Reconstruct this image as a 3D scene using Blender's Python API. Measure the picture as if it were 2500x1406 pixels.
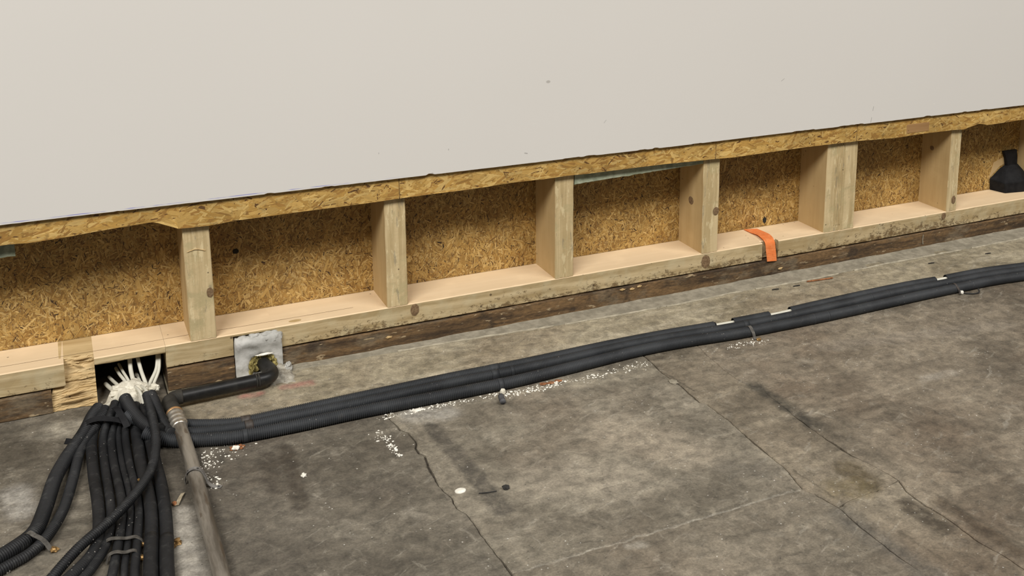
import bpy, bmesh, math, random
import numpy as np
from mathutils import Vector, Matrix, noise

for o in list(bpy.data.objects):
    bpy.data.objects.remove(o, do_unlink=True)
scene = bpy.context.scene
COL = scene.collection

# ------------------------------------------------------------------ camera
cam_data = bpy.data.cameras.new('camera')
cam = bpy.data.objects.new('camera', cam_data)
COL.objects.link(cam)
cam_data.sensor_fit = 'HORIZONTAL'
cam_data.sensor_width = 36.0
cam_data.lens = 2691.41 * 36.0 / 2500.0
cam_data.shift_x = -0.11944
cam_data.shift_y = -0.18126
cam_data.clip_start = 0.05
cr_ = Vector((0.882112, -0.470801, 0.014963))
cu_ = Vector((0.083114, 0.186836, 0.978869))
cf_ = Vector((0.463648, 0.862229, -0.203940))
cam.matrix_world = Matrix(((cr_.x, cu_.x, -cf_.x, -0.300087),
                           (cr_.y, cu_.y, -cf_.y, -3.348328),
                           (cr_.z, cu_.z, -cf_.z, 1.543296),
                           (0, 0, 0, 1)))
scene.camera = cam

# ------------------------------------------------------------------ world and lamps
world = bpy.data.worlds.new('hall_air')
scene.world = world
world.use_nodes = True
world.node_tree.nodes['Background'].inputs[0].default_value = (1.0, 0.97, 0.93, 1)
world.node_tree.nodes['Background'].inputs[1].default_value = 0.07

def area(name, loc, size, size_y, power, color, target):
    d = bpy.data.lights.new(name, 'AREA')
    d.shape = 'RECTANGLE'; d.size = size; d.size_y = size_y
    d.energy = power; d.color = color
    o = bpy.data.objects.new(name, d); COL.objects.link(o)
    o.location = loc
    v = Vector(target) - Vector(loc)
    o.rotation_euler = v.to_track_quat('-Z', 'Y').to_euler()
    return o
# rows of hall luminaires hanging in front of the wall
area('hall_lamp_row', (-5.8, -8.0, 10.0), 7.0, 1.6, 1690, (1.0, 0.968, 0.918), (0.5, -0.5, 0))
area('hall_lamp_row', (5.2, -7.5, 10.0), 7.0, 1.6, 940, (1.0, 0.968, 0.922), (1.5, -0.5, 0))

scene.view_settings.view_transform = 'Standard'
scene.view_settings.look = 'None'
scene.view_settings.exposure = 0.0
scene.view_settings.gamma = 1.0
scene.view_settings.use_curve_mapping = False

# ------------------------------------------------------------------ node helpers
class NB:
    def __init__(s, name):
        s.m = bpy.data.materials.new(name); s.m.use_nodes = True
        s.t = s.m.node_tree; s.n = s.t.nodes; s.l = s.t.links
        s.b = s.n['Principled BSDF']
    def new(s, typ, **kw):
        x = s.n.new(typ)
        for k, v in kw.items(): setattr(x, k, v)
        return x
    def put(s, sock, v):
        if isinstance(v, bpy.types.NodeSocket): s.l.new(v, sock)
        elif isinstance(v, (tuple, list)) and len(v) == 3 and sock.type == 'RGBA': sock.default_value = (*v, 1)
        else: sock.default_value = v
    def math(s, op, a, b=0.0, c=None, clamp=False):
        x = s.new('ShaderNodeMath', operation=op, use_clamp=clamp)
        s.put(x.inputs[0], a); s.put(x.inputs[1], b)
        if c is not None: s.put(x.inputs[2], c)
        return x.outputs[0]
    def vmath(s, op, a, b=None, scale=None):
        x = s.new('ShaderNodeVectorMath', operation=op)
        s.put(x.inputs[0], a)
        if b is not None: s.put(x.inputs[1], b)
        if scale is not None: s.put(x.inputs[3], scale)
        return x.outputs['Value'] if op in ('DOT_PRODUCT', 'LENGTH', 'DISTANCE') else x.outputs[0]
    def mix(s, f, a, b, typ='MIX'):
        x = s.new('ShaderNodeMix', data_type='RGBA', blend_type=typ)
        s.put(x.inputs[0], f); s.put(x.inputs[6], a); s.put(x.inputs[7], b)
        return x.outputs[2]
    def pos(s): return s.new('ShaderNodeNewGeometry').outputs['Position']
    def obj(s): return s.new('ShaderNodeTexCoord').outputs['Object']
    def rnd(s): return s.new('ShaderNodeObjectInfo').outputs['Random']
    def ocol(s): return s.new('ShaderNodeObjectInfo').outputs['Color']
    def sep(s, v):
        x = s.new('ShaderNodeSeparateXYZ'); s.put(x.inputs[0], v); return x.outputs
    def comb(s, a, b, c):
        x = s.new('ShaderNodeCombineXYZ')
        for i, v in enumerate((a, b, c)): s.put(x.inputs[i], v)
        return x.outputs[0]
    def noise(s, v, scale=5, detail=4, rough=0.55, dist=0.0, color=False):
        x = s.new('ShaderNodeTexNoise'); s.put(x.inputs['Vector'], v)
        x.inputs['Scale'].default_value = scale; x.inputs['Detail'].default_value = detail
        x.inputs['Roughness'].default_value = rough; x.inputs['Distortion'].default_value = dist
        return x.outputs['Color' if color else 'Fac']
    def voronoi(s, v, scale=5, feature='F1', out='Distance', rnd=1.0):
        x = s.new('ShaderNodeTexVoronoi', feature=feature); s.put(x.inputs['Vector'], v)
        x.inputs['Scale'].default_value = scale; x.inputs['Randomness'].default_value = rnd
        return x.outputs[out]
    def ramp(s, f, stops, interp='LINEAR'):
        x = s.new('ShaderNodeValToRGB'); s.put(x.inputs[0], f)
        e = x.color_ramp.elements; x.color_ramp.interpolation = interp
        while len(e) < len(stops): e.new(0.5)
        for i, (p, c) in enumerate(stops):
            e[i].position = p
            e[i].color = (c, c, c, 1) if isinstance(c, (int, float)) else (*c, 1)
        return x.outputs[0]
    def step(s, f, lo, hi):
        x = s.new('ShaderNodeMapRange', interpolation_type='SMOOTHSTEP')
        s.put(x.inputs[0], f); s.put(x.inputs[1], lo); s.put(x.inputs[2], hi)
        return x.outputs[0]
    def scale(s, v, k): return s.vmath('MULTIPLY', v, k)
    def capsule(s, p, a, b, r, soft):
        """1 inside a capsule from a to b (2D, on the floor), falling to 0 over soft"""
        a = Vector((a[0], a[1], 0)); b = Vector((b[0], b[1], 0)); d = b - a
        pa = s.vmath('SUBTRACT', p, tuple(a))
        h = s.math('MULTIPLY', s.vmath('DOT_PRODUCT', pa, tuple(d)), 1.0 / max(d.length_squared, 1e-6), clamp=True)
        q = s.vmath('SUBTRACT', pa, s.vmath('SCALE', tuple(d), scale=h))
        return s.math('SUBTRACT', 1.0, s.step(s.vmath('LENGTH', q), r, r + soft))
    def done(s, color, rough=0.7, bump=None, strength=0.3, dist=0.002, metal=0.0, spec=None):
        s.put(s.b.inputs['Base Color'], color); s.put(s.b.inputs['Roughness'], rough)
        s.put(s.b.inputs['Metallic'], metal)
        if spec is not None: s.b.inputs['Specular IOR Level'].default_value = spec
        if bump is not None:
            x = s.new('ShaderNodeBump'); x.inputs['Strength'].default_value = strength
            x.inputs['Distance'].default_value = dist
            s.put(x.inputs['Height'], bump); s.l.new(x.outputs[0], s.b.inputs['Normal'])
        return s.m

def wood(name, light, dark, axis, rough=0.75, grain=55, contrast=1.0, stain=None, stain_amt=0.0, stain_scale=7, bump=0.35, streak=None):
    k = NB(name)
    off = k.vmath('SCALE', (13.7, 5.1, 9.3), scale=k.rnd())
    p = k.vmath('ADD', k.obj(), off)
    lo, hi = 2.2, grain
    sc = [hi, hi, hi]; sc[axis] = lo
    warp = k.vmath('SCALE', k.noise(k.scale(p, (3, 3, 3)), 1.0, 2, color=True), scale=0.025)
    q = k.vmath('ADD', p, warp)
    g1 = k.noise(k.scale(q, tuple(sc)), 1.0, 5, 0.62)
    sc2 = [hi * 0.28] * 3; sc2[axis] = lo * 0.5
    g2 = k.noise(k.scale(q, tuple(sc2)), 1.0, 3, 0.5)
    f = k.math('ADD', k.math('MULTIPLY', g1, 0.55), k.math('MULTIPLY', g2, 0.45))
    c = k.mix(k.step(f, 0.5 - 0.16 / contrast, 0.5 + 0.16 / contrast), dark, light)
    pale = k.step(k.noise(p, 9, 3), 0.5, 0.75)
    c = k.mix(k.math('MULTIPLY', pale, 0.25), c, tuple(min(1, v * 1.25) for v in light))
    h = f
    if stain:
        sn = k.noise(k.scale(p, (1, 1, 1) if axis else (0.55, 1, 1)), stain_scale, 8, 0.68, 0.3)
        msk = k.step(sn, 0.52 - stain_amt * 0.2, 0.64 - stain_amt * 0.12)
        c = k.mix(k.math('MULTIPLY', msk, 0.85), c, stain)
        h = k.math('SUBTRACT', f, k.math('MULTIPLY', msk, 0.5))
    if streak:
        ts = [70.0] * 3; ts[axis] = 16.0
        tr = k.step(k.noise(k.scale(q, tuple(ts)), 1.0, 4, 0.6), 0.57, 0.64)
        c = k.mix(k.math('MULTIPLY', tr, 0.55), c, streak)
        ds = [55.0] * 3; ds[axis] = 9.0
        dk = k.step(k.noise(k.vmath('ADD', k.scale(q, tuple(ds)), (7.0, 3.0, 5.0)), 1.0, 4, 0.6), 0.61, 0.68)
        c = k.mix(k.math('MULTIPLY', dk, 0.5), c, (0.20, 0.175, 0.125))
        h = k.math('ADD', h, k.math('SUBTRACT', tr, dk))
    # nail pricks and pinholes
    v = k.voronoi(k.scale(p, (1, 1, 1)), 17)
    pin = k.math('SUBTRACT', 1.0, k.step(v, 0.03, 0.06))
    c = k.mix(k.math('MULTIPLY', pin, 0.75), c, (0.035, 0.02, 0.01))
    return k.done(c, rough, h, bump, 0.0015)

# sawn timber
M = {}
M['pine_top'] = wood('planed_pine', (0.80, 0.615, 0.395), (0.72, 0.535, 0.325), 0, grain=34, contrast=0.6, bump=0.1)
M['pine_stud_front'] = wood('weathered_pine_upright', (0.60, 0.470, 0.265), (0.44, 0.330, 0.165), 2, grain=75, contrast=1.7, stain=(0.44, 0.36, 0.19), stain_amt=0.12, stain_scale=12, streak=(0.72, 0.60, 0.36))
M['pine_stud_side'] = wood('warm_pine_upright', (0.57, 0.415, 0.205), (0.44, 0.295, 0.125), 2, grain=26, contrast=0.65, bump=0.15)
M['splinter'] = wood('splintered_pine', (0.62, 0.46, 0.24), (0.38, 0.25, 0.10), 0, grain=60, contrast=1.1, bump=0.6)
M['warm_patch'] = wood('brown_veneer', (0.40, 0.235, 0.095), (0.28, 0.15, 0.055), 0, grain=40, contrast=1.0)
M['fresh_wood'] = wood('freshly_cut_wood', (0.55, 0.39, 0.19), (0.46, 0.31, 0.14), 0, grain=30, contrast=0.6)

def sill_front():
    k = NB('rough_sawn_plate_face')
    P = k.pos(); x, y, z = k.sep(P)
    p = k.scale(P, (2.0, 40, 40))
    warp = k.vmath('SCALE', k.noise(P, 4, 3, color=True), scale=1.2)
    g = k.noise(k.vmath('ADD', p, warp), 1.0, 6, 0.62)
    c = k.mix(k.step(g, 0.34, 0.66), (0.36, 0.265, 0.130), (0.54, 0.425, 0.245))
    c = k.mix(k.math('MULTIPLY', k.step(k.noise(P, 14, 4), 0.45, 0.7), 0.4), c, (0.52, 0.46, 0.30))
    # damp rot creeping up from the lower edge, strongest to the right
    n = k.noise(k.scale(P, (1.0, 1, 1.5)), 38, 8, 0.72, 0.15)
    big = k.noise(P, 3.1, 3)
    edge = k.math('MULTIPLY', k.math('SUBTRACT', 0.145, z), 13.0)
    right = k.step(x, 0.4, 1.7)
    m = k.math('ADD', k.math('ADD', k.math('MULTIPLY', n, 0.9), k.math('MULTIPLY', edge, 0.22)), k.math('MULTIPLY', big, 0.35))
    m = k.math('ADD', m, k.math('MULTIPLY', right, 0.075))
    rot = k.step(m, 0.83, 0.95)
    c = k.mix(k.math('MULTIPLY', rot, 0.85), c, (0.13, 0.075, 0.025))
    spot = k.math('SUBTRACT', 1.0, k.step(k.voronoi(P, 21), 0.06, 0.12))
    c = k.mix(k.math('MULTIPLY', spot, 0.8), c, (0.06, 0.035, 0.015))
    tear = k.step(k.noise(k.scale(P, (14, 60, 60)), 1.0, 4, 0.6), 0.64, 0.72)
    c = k.mix(k.math('MULTIPLY', tear, 0.5), c, (0.68, 0.56, 0.33))
    h = k.math('SUBTRACT', k.math('ADD', g, k.math('MULTIPLY', tear, 0.5)), k.math('MULTIPLY', rot, 0.9))
    return k.done(c, 0.85, h, 0.6, 0.0025)
M['sill_front'] = sill_front()

def dark_plate():
    k = NB('dark_damp_timber')
    P = k.pos()
    warp = k.vmath('SCALE', k.noise(P, 5, 3, color=True), scale=1.5)
    g = k.noise(k.vmath('ADD', k.scale(P, (2.5, 45, 45)), warp), 1.0, 6, 0.65)
    c = k.mix(k.step(g, 0.33, 0.68), (0.038, 0.022, 0.010), (0.17, 0.10, 0.042))
    c = k.mix(k.math('MULTIPLY', k.step(k.noise(k.scale(P, (1, 1, 2)), 6, 6, 0.65), 0.50, 0.66), 0.6), c, (0.17, 0.135, 0.088))
    c = k.mix(k.math('MULTIPLY', k.step(k.noise(P, 9, 5, 0.6), 0.56, 0.68), 0.8), c, (0.035, 0.022, 0.012))
    fn = k.noise(k.scale(P, (60, 160, 200)), 1.0, 5, 0.7)
    c = k.mix(1.0, c, k.ramp(fn, [(0.3, 0.55), (0.7, 1.45)]), 'MULTIPLY')
    fleck = k.step(k.noise(k.scale(P, (22, 50, 70)), 1.0, 3), 0.62, 0.69)
    c = k.mix(k.math('MULTIPLY', fleck, 0.7), c, (0.42, 0.32, 0.19))
    return k.done(c, 0.85, k.math('ADD', g, fleck), 0.6, 0.002)
M['dark_plate'] = dark_plate()

def osb_mat():
    k = NB('pressed_wood_strands')
    a = k.new('ShaderNodeAttribute', attribute_name='Col').outputs['Color']
    uv = k.new('ShaderNodeUVMap').outputs[0]
    g = k.noise(k.scale(uv, (6, 60, 1)), 1.0, 4, 0.6)
    c = k.mix(1.0, a, k.ramp(g, [(0.25, 0.72), (0.75, 1.22)]), 'MULTIPLY')
    d = k.step(k.noise(k.pos(), 42, 4, 0.6), 0.58, 0.7)
    c = k.mix(k.math('MULTIPLY', d, 0.45), c, (0.10, 0.055, 0.018))
    pt = k.noise(k.pos(), 7, 3)
    c = k.mix(1.0, c, k.ramp(pt, [(0.3, 0.74), (0.7, 1.06)]), 'MULTIPLY')
    return k.done(c, 0.62, g, 0.25, 0.0008)
M['osb'] = osb_mat()
def osb_base():
    k = NB('strand_board_core')
    P = k.pos()
    n = k.noise(k.scale(P, (1, 1, 1.6)), 90, 5, 0.7)
    c = k.mix(k.step(n, 0.35, 0.65), (0.16, 0.09, 0.028), (0.42, 0.26, 0.09))
    return k.done(c, 0.8, n, 0.5, 0.002)
M['osb_base'] = osb_base()

PENCIL = [((2.562, 0.650), (2.559, 0.634), 0.0005, 0.6), ((2.555, 0.606), (2.552, 0.586), 0.0005, 0.6), ((2.109, 0.787), (2.122, 0.795), 0.0005, 0.45), ((1.072, 0.620), (1.080, 0.618), 0.0014, 0.5), ((0.807, 0.659), (0.807, 0.662), 0.001, 0.4), ((0.580, 0.671), (0.580, 0.674), 0.0006, 0.4), ((1.375, 0.705), (1.367, 0.696), 0.0004, 0.4), ((0.745, 0.586), (0.752, 0.587), 0.002, 0.5)]
def board():
    k = NB('white_painted_board')
    P = k.pos(); x, y, z = k.sep(P)
    n = k.noise(P, 1.3, 4, 0.5)
    c = k.mix(n, (0.665, 0.645, 0.612), (0.695, 0.675, 0.642))
    # snapped blue chalk line just above the cut edge
    wob = k.math('MULTIPLY', k.math('SUBTRACT', k.noise(k.scale(P, (3, 0, 0)), 1.0, 2), 0.5), 0.006)
    dz = k.math('ABSOLUTE', k.math('SUBTRACT', k.math('ADD', z, wob), 0.5885))
    ln = k.math('SUBTRACT', 1.0, k.step(dz, 0.0006, 0.0018))
    brk = k.step(k.noise(k.scale(P, (9, 0, 0)), 1.0, 3), 0.42, 0.6)
    lft = k.math('SUBTRACT', 1.0, k.step(x, 0.35, 0.75))
    c = k.mix(k.math('MULTIPLY', k.math('MULTIPLY', ln, brk), k.math('MULTIPLY', lft, 0.75)), c, (0.16, 0.17, 0.55))
    sm = k.math('MULTIPLY', k.step(k.noise(k.scale(P, (14, 1, 40)), 1.0, 4), 0.70, 0.78), 0.35)
    c = k.mix(sm, c, (0.78, 0.76, 0.72))
    dirt = k.math('SUBTRACT', 1.0, k.step(k.voronoi(k.scale(P, (2.1, 1, 3.3)), 1.0), 0.012, 0.022))
    c = k.mix(k.math('MULTIPLY', dirt, 0.5), c, (0.25, 0.23, 0.2))
    XZ = k.comb(x, z, 0.0)
    for a, b, r, amt in PENCIL:
        c = k.mix(k.math('MULTIPLY', k.capsule(XZ, a, b, r, 0.0015), amt), c, (0.20, 0.19, 0.175))
    return k.done(c, 0.42, k.noise(P, 260, 3), 0.05, 0.0006)
M['board'] = board()
M['board_edge'] = NB('chalky_board_core').done((0.20, 0.19, 0.17), 0.9)

def concrete(name, base_d, base_l, pale, streak, rough=0.85):
    k = NB(name)
    P = k.pos()
    tint = k.ocol()
    w = k.vmath('SCALE', k.vmath('SUBTRACT', k.noise(P, 9, 5, 0.65, color=True), (0.5, 0.5, 0.5)), scale=0.06)
    Q = k.vmath('ADD', P, w)
    n1 = k.noise(Q, 2.6, 7, 0.62, 0.3)
    c = k.mix(k.step(n1, 0.33, 0.68), base_d, base_l)
    ns = k.noise(k.scale(Q, (1.6, 11, 1)), 1.0, 6, 0.65)
    c = k.mix(k.math('MULTIPLY', k.step(ns, 0.48, 0.68), streak), c, pale)
    nv = k.noise(k.scale(Q, (9, 2.0, 1)), 1.0, 5, 0.6)
    c = k.mix(k.math('MULTIPLY', k.step(nv, 0.54, 0.72), 0.28), c, tuple(v * 0.5 for v in base_d))
    br = k.noise(Q, 1.5, 4)
    c = k.mix(k.math('MULTIPLY', k.step(br, 0.5, 0.68), 0.3), c, (0.15, 0.105, 0.07))
    c = k.mix(1.0, c, tint, 'MULTIPLY')
    # scuffs
    sc = k.step(k.noise(k.scale(Q, (26, 120, 1)), 1.0, 3, 0.6), 0.66, 0.75)
    c = k.mix(k.math('MULTIPLY', sc, 0.35), c, (0.34, 0.31, 0.25))
    for rx, ry, thr, amt, col in ((0.85, 0.53, 0.66, 0.40, (0.36, 0.33, 0.27)), (0.35, -0.94, 0.67, 0.35, (0.34, 0.31, 0.25)), (0.95, -0.30, 0.665, 0.55, (0.055, 0.046, 0.034))):
        u = k.vmath('DOT_PRODUCT', Q, (rx, ry, 0)); v_ = k.vmath('DOT_PRODUCT', Q, (-ry, rx, 0))
        sn = k.noise(k.comb(k.math('MULTIPLY', u, 7.0), k.math('MULTIPLY', v_, 46.0), 0.0), 1.0, 5, 0.6)
        c = k.mix(k.math('MULTIPLY', k.step(sn, thr - 0.07, thr + 0.06), amt), c, col)
    blot = k.step(k.noise(Q, 11, 5, 0.68), 0.56, 0.70)
    c = k.mix(k.math('MULTIPLY', blot, 0.30), c, (0.36, 0.325, 0.26))
    # shaped stains (world positions on the floor)
    Wb = k.vmath('ADD', P, k.vmath('SCALE', k.vmath('SUBTRACT', k.noise(P, 22, 5, 0.65, color=True), (0.5, 0.5, 0.5)), scale=0.032))
    P2 = k.vmath('MULTIPLY', Wb, (1, 1, 0))
    def st(a, b, r, s, col, amt):
        nonlocal c
        msk = k.math('MULTIPLY', k.capsule(P2, a, b, r, s), amt)
        brk = k.step(k.noise(P, 30, 4, 0.65), 0.30, 0.6)
        c = k.mix(k.math('MULTIPLY', msk, k.math('ADD', 0.45, k.math('MULTIPLY', brk, 0.55))), c, col)
    dk = (0.035, 0.026, 0.016)
    st((0.122, -0.52), (0.112, -0.70), 0.010, 0.022, dk, 0.65)
    st((0.172, -0.50), (0.153, -0.80), 0.010, 0.022, dk, 0.8)
    st((0.565, -0.56), (0.592, -1.04), 0.014, 0.022, (0.055, 0.048, 0.039), 0.8)
    st((0.30, -0.80), (0.40, -0.82), 0.01, 0.05, (0.06, 0.05, 0.04), 0.4)
    st((0.54, -0.47), (0.62, -0.50), 0.01, 0.06, (0.36, 0.34, 0.30), 0.7)
    st((1.482, -1.27), (1.481, -1.35), 0.02, 0.035, (0.06, 0.042, 0.015), 0.75)
    st((1.44, -1.36), (1.40, -1.34), 0.02, 0.05, (0.13, 0.10, 0.045), 0.6)
    st((1.530, -0.75), (1.545, -1.04), 0.006, 0.035, (0.04, 0.036, 0.027), 0.9)
    st((1.56, -1.08), (1.60, -1.25), 0.010, 0.06, (0.06, 0.05, 0.035), 0.45)
    st((1.505, -1.47), (1.515, -1.58), 0.010, 0.035, dk, 0.85)
    st((1.59, -1.50), (1.60, -1.74), 0.006, 0.03, (0.055, 0.038, 0.022), 0.8)
    st((1.33, -1.44), (1.36, -1.72), 0.01, 0.05, (0.09, 0.085, 0.075), 0.5)
    st((0.122, -0.137), (0.165, -0.137), 0.005, 0.022, (0.40, 0.10, 0.09), 0.5)
    st((0.245, -0.128), (0.315, -0.132), 0.004, 0.026, (0.40, 0.12, 0.11), 0.45)
    st((-0.115, -0.70), (-0.115, -1.10), 0.012, 0.035, (0.46, 0.43, 0.37), 0.85)
    st((-0.105, -0.42), (-0.10, -0.62), 0.01, 0.03, (0.07, 0.06, 0.045), 0.6)
    st((-0.36, -0.12), (-0.26, -0.14), 0.02, 0.06, (0.44, 0.40, 0.32), 0.6)
    st((-0.47, -0.42), (-0.45, -0.52), 0.01, 0.05, (0.40, 0.38, 0.34), 0.6)
    st((0.75, -0.95), (0.90, -1.05), 0.03, 0.12, (0.30, 0.26, 0.20), 0.5)
    st((1.02, -0.80), (1.15, -1.02), 0.03, 0.10, (0.33, 0.28, 0.21), 0.6)
    st((1.2, -1.12), (1.28, -1.18), 0.01, 0.06, (0.09, 0.08, 0.065), 0.5)
    st((0.80, -1.31), (0.83, -1.322), 0.002, 0.02, (0.42, 0.39, 0.33), 0.5)
    st((1.05, -0.50), (1.28, -0.52), 0.01, 0.05, (0.30, 0.265, 0.20), 0.6)
    st((1.9, -0.62), (2.6, -0.75), 0.01, 0.05, (0.25, 0.215, 0.17), 0.45)
    st((2.05, -0.95), (2.15, -0.96), 0.004, 0.03, (0.36, 0.33, 0.28), 0.4)
    st((0.0, -0.36), (0.0, -0.95), 0.02, 0.30, (0.065, 0.055, 0.045), 0.45)
    st((0.55, -1.286), (1.30, -1.293), 0.0, 0.006, (0.36, 0.33, 0.27), 0.55)
    st((1.325, -0.56), (1.345, -0.70), 0.0, 0.006, (0.05, 0.042, 0.03), 0.7)
    st((1.345, -1.21), (1.36, -1.36), 0.0, 0.007, (0.07, 0.058, 0.04), 0.7)
    st((1.60, -1.45), (1.63, -1.75), 0.0, 0.010, (0.07, 0.058, 0.04), 0.6)
    st((1.41, -1.55), (1.43, -1.75), 0.0, 0.008, (0.08, 0.066, 0.045), 0.5)
    # white specks of plaster dust
    v = k.voronoi(k.scale(P, (1, 1, 1)), 55)
    big = k.step(k.noise(P, 5, 3), 0.48, 0.66)
    sp = k.math('MULTIPLY', k.math('SUBTRACT', 1.0, k.step(v, 0.06, 0.13)), big)
    c = k.mix(k.math('MULTIPLY', sp, 0.75), c, (0.55, 0.53, 0.47))
    v2 = k.voronoi(P, 24)
    sp2 = k.math('SUBTRACT', 1.0, k.step(v2, 0.03, 0.06))
    c = k.mix(k.math('MULTIPLY', sp2, 0.7), c, (0.62, 0.60, 0.54))
    v3 = k.voronoi(k.vmath('ADD', P, (3.3, 1.7, 0)), 37)
    c = k.mix(k.math('MULTIPLY', k.math('SUBTRACT', 1.0, k.step(v3, 0.05, 0.10)), 0.6), c, (0.045, 0.038, 0.03))
    med = k.noise(Q, 26, 6, 0.7)
    c = k.mix(1.0, c, k.ramp(med, [(0.28, 0.50), (0.72, 1.50)]), 'MULTIPLY')
    fine = k.noise(P, 160, 4, 0.7)
    c = k.mix(0.5, c, k.mix(1.0, c, k.ramp(fine, [(0.3, 0.5), (0.7, 1.5)]), 'MULTIPLY'))
    h = k.math('ADD', k.math('MULTIPLY', n1, 1.2), k.math('ADD', k.math('MULTIPLY', fine, 0.35), k.math('MULTIPLY', ns, 0.5)))
    r = k.ramp(n1, [(0.3, 0.62), (0.7, 0.82)])
    return k.done(c, r, h, 0.5, 0.004)
M['slab'] = concrete('worn_concrete', (0.105, 0.090, 0.068), (0.215, 0.188, 0.145), (0.30, 0.268, 0.21), 0.45)
M['screed'] = concrete('pale_screed', (0.21, 0.185, 0.135), (0.32, 0.285, 0.215), (0.44, 0.40, 0.32), 0.65)
def simple(name, c1, c2, scale=20, rough=0.7, bump=0.3, dist=0.002, metal=0.0, lo=0.35, hi=0.65, third=None, spec=None):
    k = NB(name)
    P = k.obj()
    n = k.noise(P, scale, 6, 0.62)
    c = k.mix(k.step(n, lo, hi), c1, c2)
    if third is not None:
        c = k.mix(k.math('MULTIPLY', k.step(k.noise(P, scale * 0.45, 5, 0.65), 0.54, 0.66), 0.75), c, third)
    return k.done(c, rough, n, bump, dist, metal, spec)
M['dirt'] = simple('crack_dirt', (0.035, 0.028, 0.020), (0.085, 0.070, 0.052), 60, 0.95)
M['mortar'] = simple('grey_mortar', (0.22, 0.195, 0.145), (0.33, 0.295, 0.225), 24, 0.9, 0.8, 0.005, third=(0.20, 0.18, 0.135))
M['lip'] = simple('pale_mortar_lip', (0.30, 0.265, 0.195), (0.43, 0.385, 0.29), 30, 0.9, 0.6, 0.003)
M['block'] = simple('poured_light_concrete', (0.40, 0.395, 0.365), (0.53, 0.52, 0.49), 30, 0.85, 0.6, 0.003, third=(0.34, 0.33, 0.30))
M['apron'] = simple('rough_patch_mortar', (0.24, 0.215, 0.17), (0.44, 0.41, 0.345), 45, 0.9, 0.9, 0.005)
M['plaster'] = simple('white_plaster_bits', (0.70, 0.67, 0.58), (0.85, 0.82, 0.74), 60, 0.85)
M['foam'] = simple('cream_sealing_foam', (0.62, 0.58, 0.47), (0.80, 0.76, 0.64), 60, 0.8, 0.9, 0.006)
M['cable'] = simple('white_cable_sheath', (0.57, 0.55, 0.46), (0.66, 0.64, 0.55), 10, 0.45, 0.05)
M['inner_shade'] = simple('dark_cavity', (0.012, 0.010, 0.008), (0.02, 0.017, 0.012), 8, 0.95)  # near black colour standing in for shade inside the opening and holes
M['wool'] = simple('mineral_wool', (0.14, 0.11, 0.025), (0.46, 0.38, 0.14), 90, 0.95, 1.0, 0.006)
M['gypsum'] = simple('pale_green_board', (0.26, 0.29, 0.20), (0.40, 0.43, 0.32), 30, 0.85, 0.5, 0.002, third=(0.20, 0.23, 0.17))
M['galv'] = simple('galvanised_band', (0.16, 0.15, 0.14), (0.30, 0.29, 0.275), 50, 0.55, 0.2, 0.001, metal=0.4)
M['old_band'] = simple('dull_fixing_band', (0.06, 0.055, 0.048), (0.14, 0.13, 0.115), 60, 0.6, 0.2, 0.001, metal=0.3)
M['brass'] = simple('tarnished_brass', (0.16, 0.09, 0.03), (0.42, 0.26, 0.10), 90, 0.5, 0.4, 0.001, metal=0.6)
M['rust'] = simple('rusty_crumbs', (0.16, 0.06, 0.02), (0.36, 0.15, 0.06), 80, 0.9, 0.8)
M['knot'] = simple('pine_knot', (0.13, 0.075, 0.035), (0.24, 0.155, 0.08), 160, 0.75, 0.3, 0.001)
M['black_rubber'] = simple('black_rubber', (0.005, 0.005, 0.006), (0.011, 0.011, 0.012), 30, 0.7, 0.2, 0.001, spec=0.2)
M['black_pipe'] = simple('black_pipe_plastic', (0.007, 0.007, 0.007), (0.016, 0.0155, 0.0145), 22, 0.42, 0.2, 0.001, third=(0.026, 0.024, 0.020), spec=0.35)
M['insulation'] = simple('dusty_black_insulation', (0.012, 0.011, 0.009), (0.032, 0.028, 0.021), 30, 0.8, 0.5, 0.002)
M['brown_tape'] = simple('brown_tape', (0.03, 0.024, 0.02), (0.06, 0.048, 0.04), 60, 0.6)
M['grey_stub'] = simple('grey_plastic_stub', (0.05, 0.05, 0.055), (0.10, 0.10, 0.105), 60, 0.6)
M['twig'] = simple('dry_chip', (0.22, 0.18, 0.12), (0.38, 0.32, 0.22), 60, 0.9)
M['dark_bit'] = simple('dark_crumb', (0.012, 0.011, 0.010), (0.03, 0.028, 0.025), 60, 0.8)

def conduit(name, base, ridge, dust, amt):
    k = NB(name)
    P = k.pos()
    n = k.noise(P, 7, 5, 0.6)
    c = k.mix(k.step(n, 0.35, 0.65), base, ridge)
    d = k.step(k.noise(P, 34, 6, 0.7), 0.52, 0.74)
    c = k.mix(k.math('MULTIPLY', d, amt), c, dust)
    v = k.math('SUBTRACT', 1.0, k.step(k.voronoi(P, 75), 0.08, 0.15))
    b = k.step(k.noise(P, 9, 2), 0.55, 0.62)
    c = k.mix(k.math('MULTIPLY', v, k.math('MULTIPLY', b, amt * 1.6)), c, (0.40, 0.38, 0.34))
    return k.done(c, 0.6, k.noise(P, 180, 3), 0.12, 0.001, spec=0.3)
M['conduit_grey'] = conduit('slate_conduit_plastic', (0.022, 0.024, 0.027), (0.038, 0.041, 0.045), (0.085, 0.08, 0.072), 0.22)
M['conduit_black'] = conduit('dusty_black_conduit_plastic', (0.008, 0.0085, 0.0095), (0.016, 0.0165, 0.018), (0.085, 0.085, 0.080), 0.38)
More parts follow.
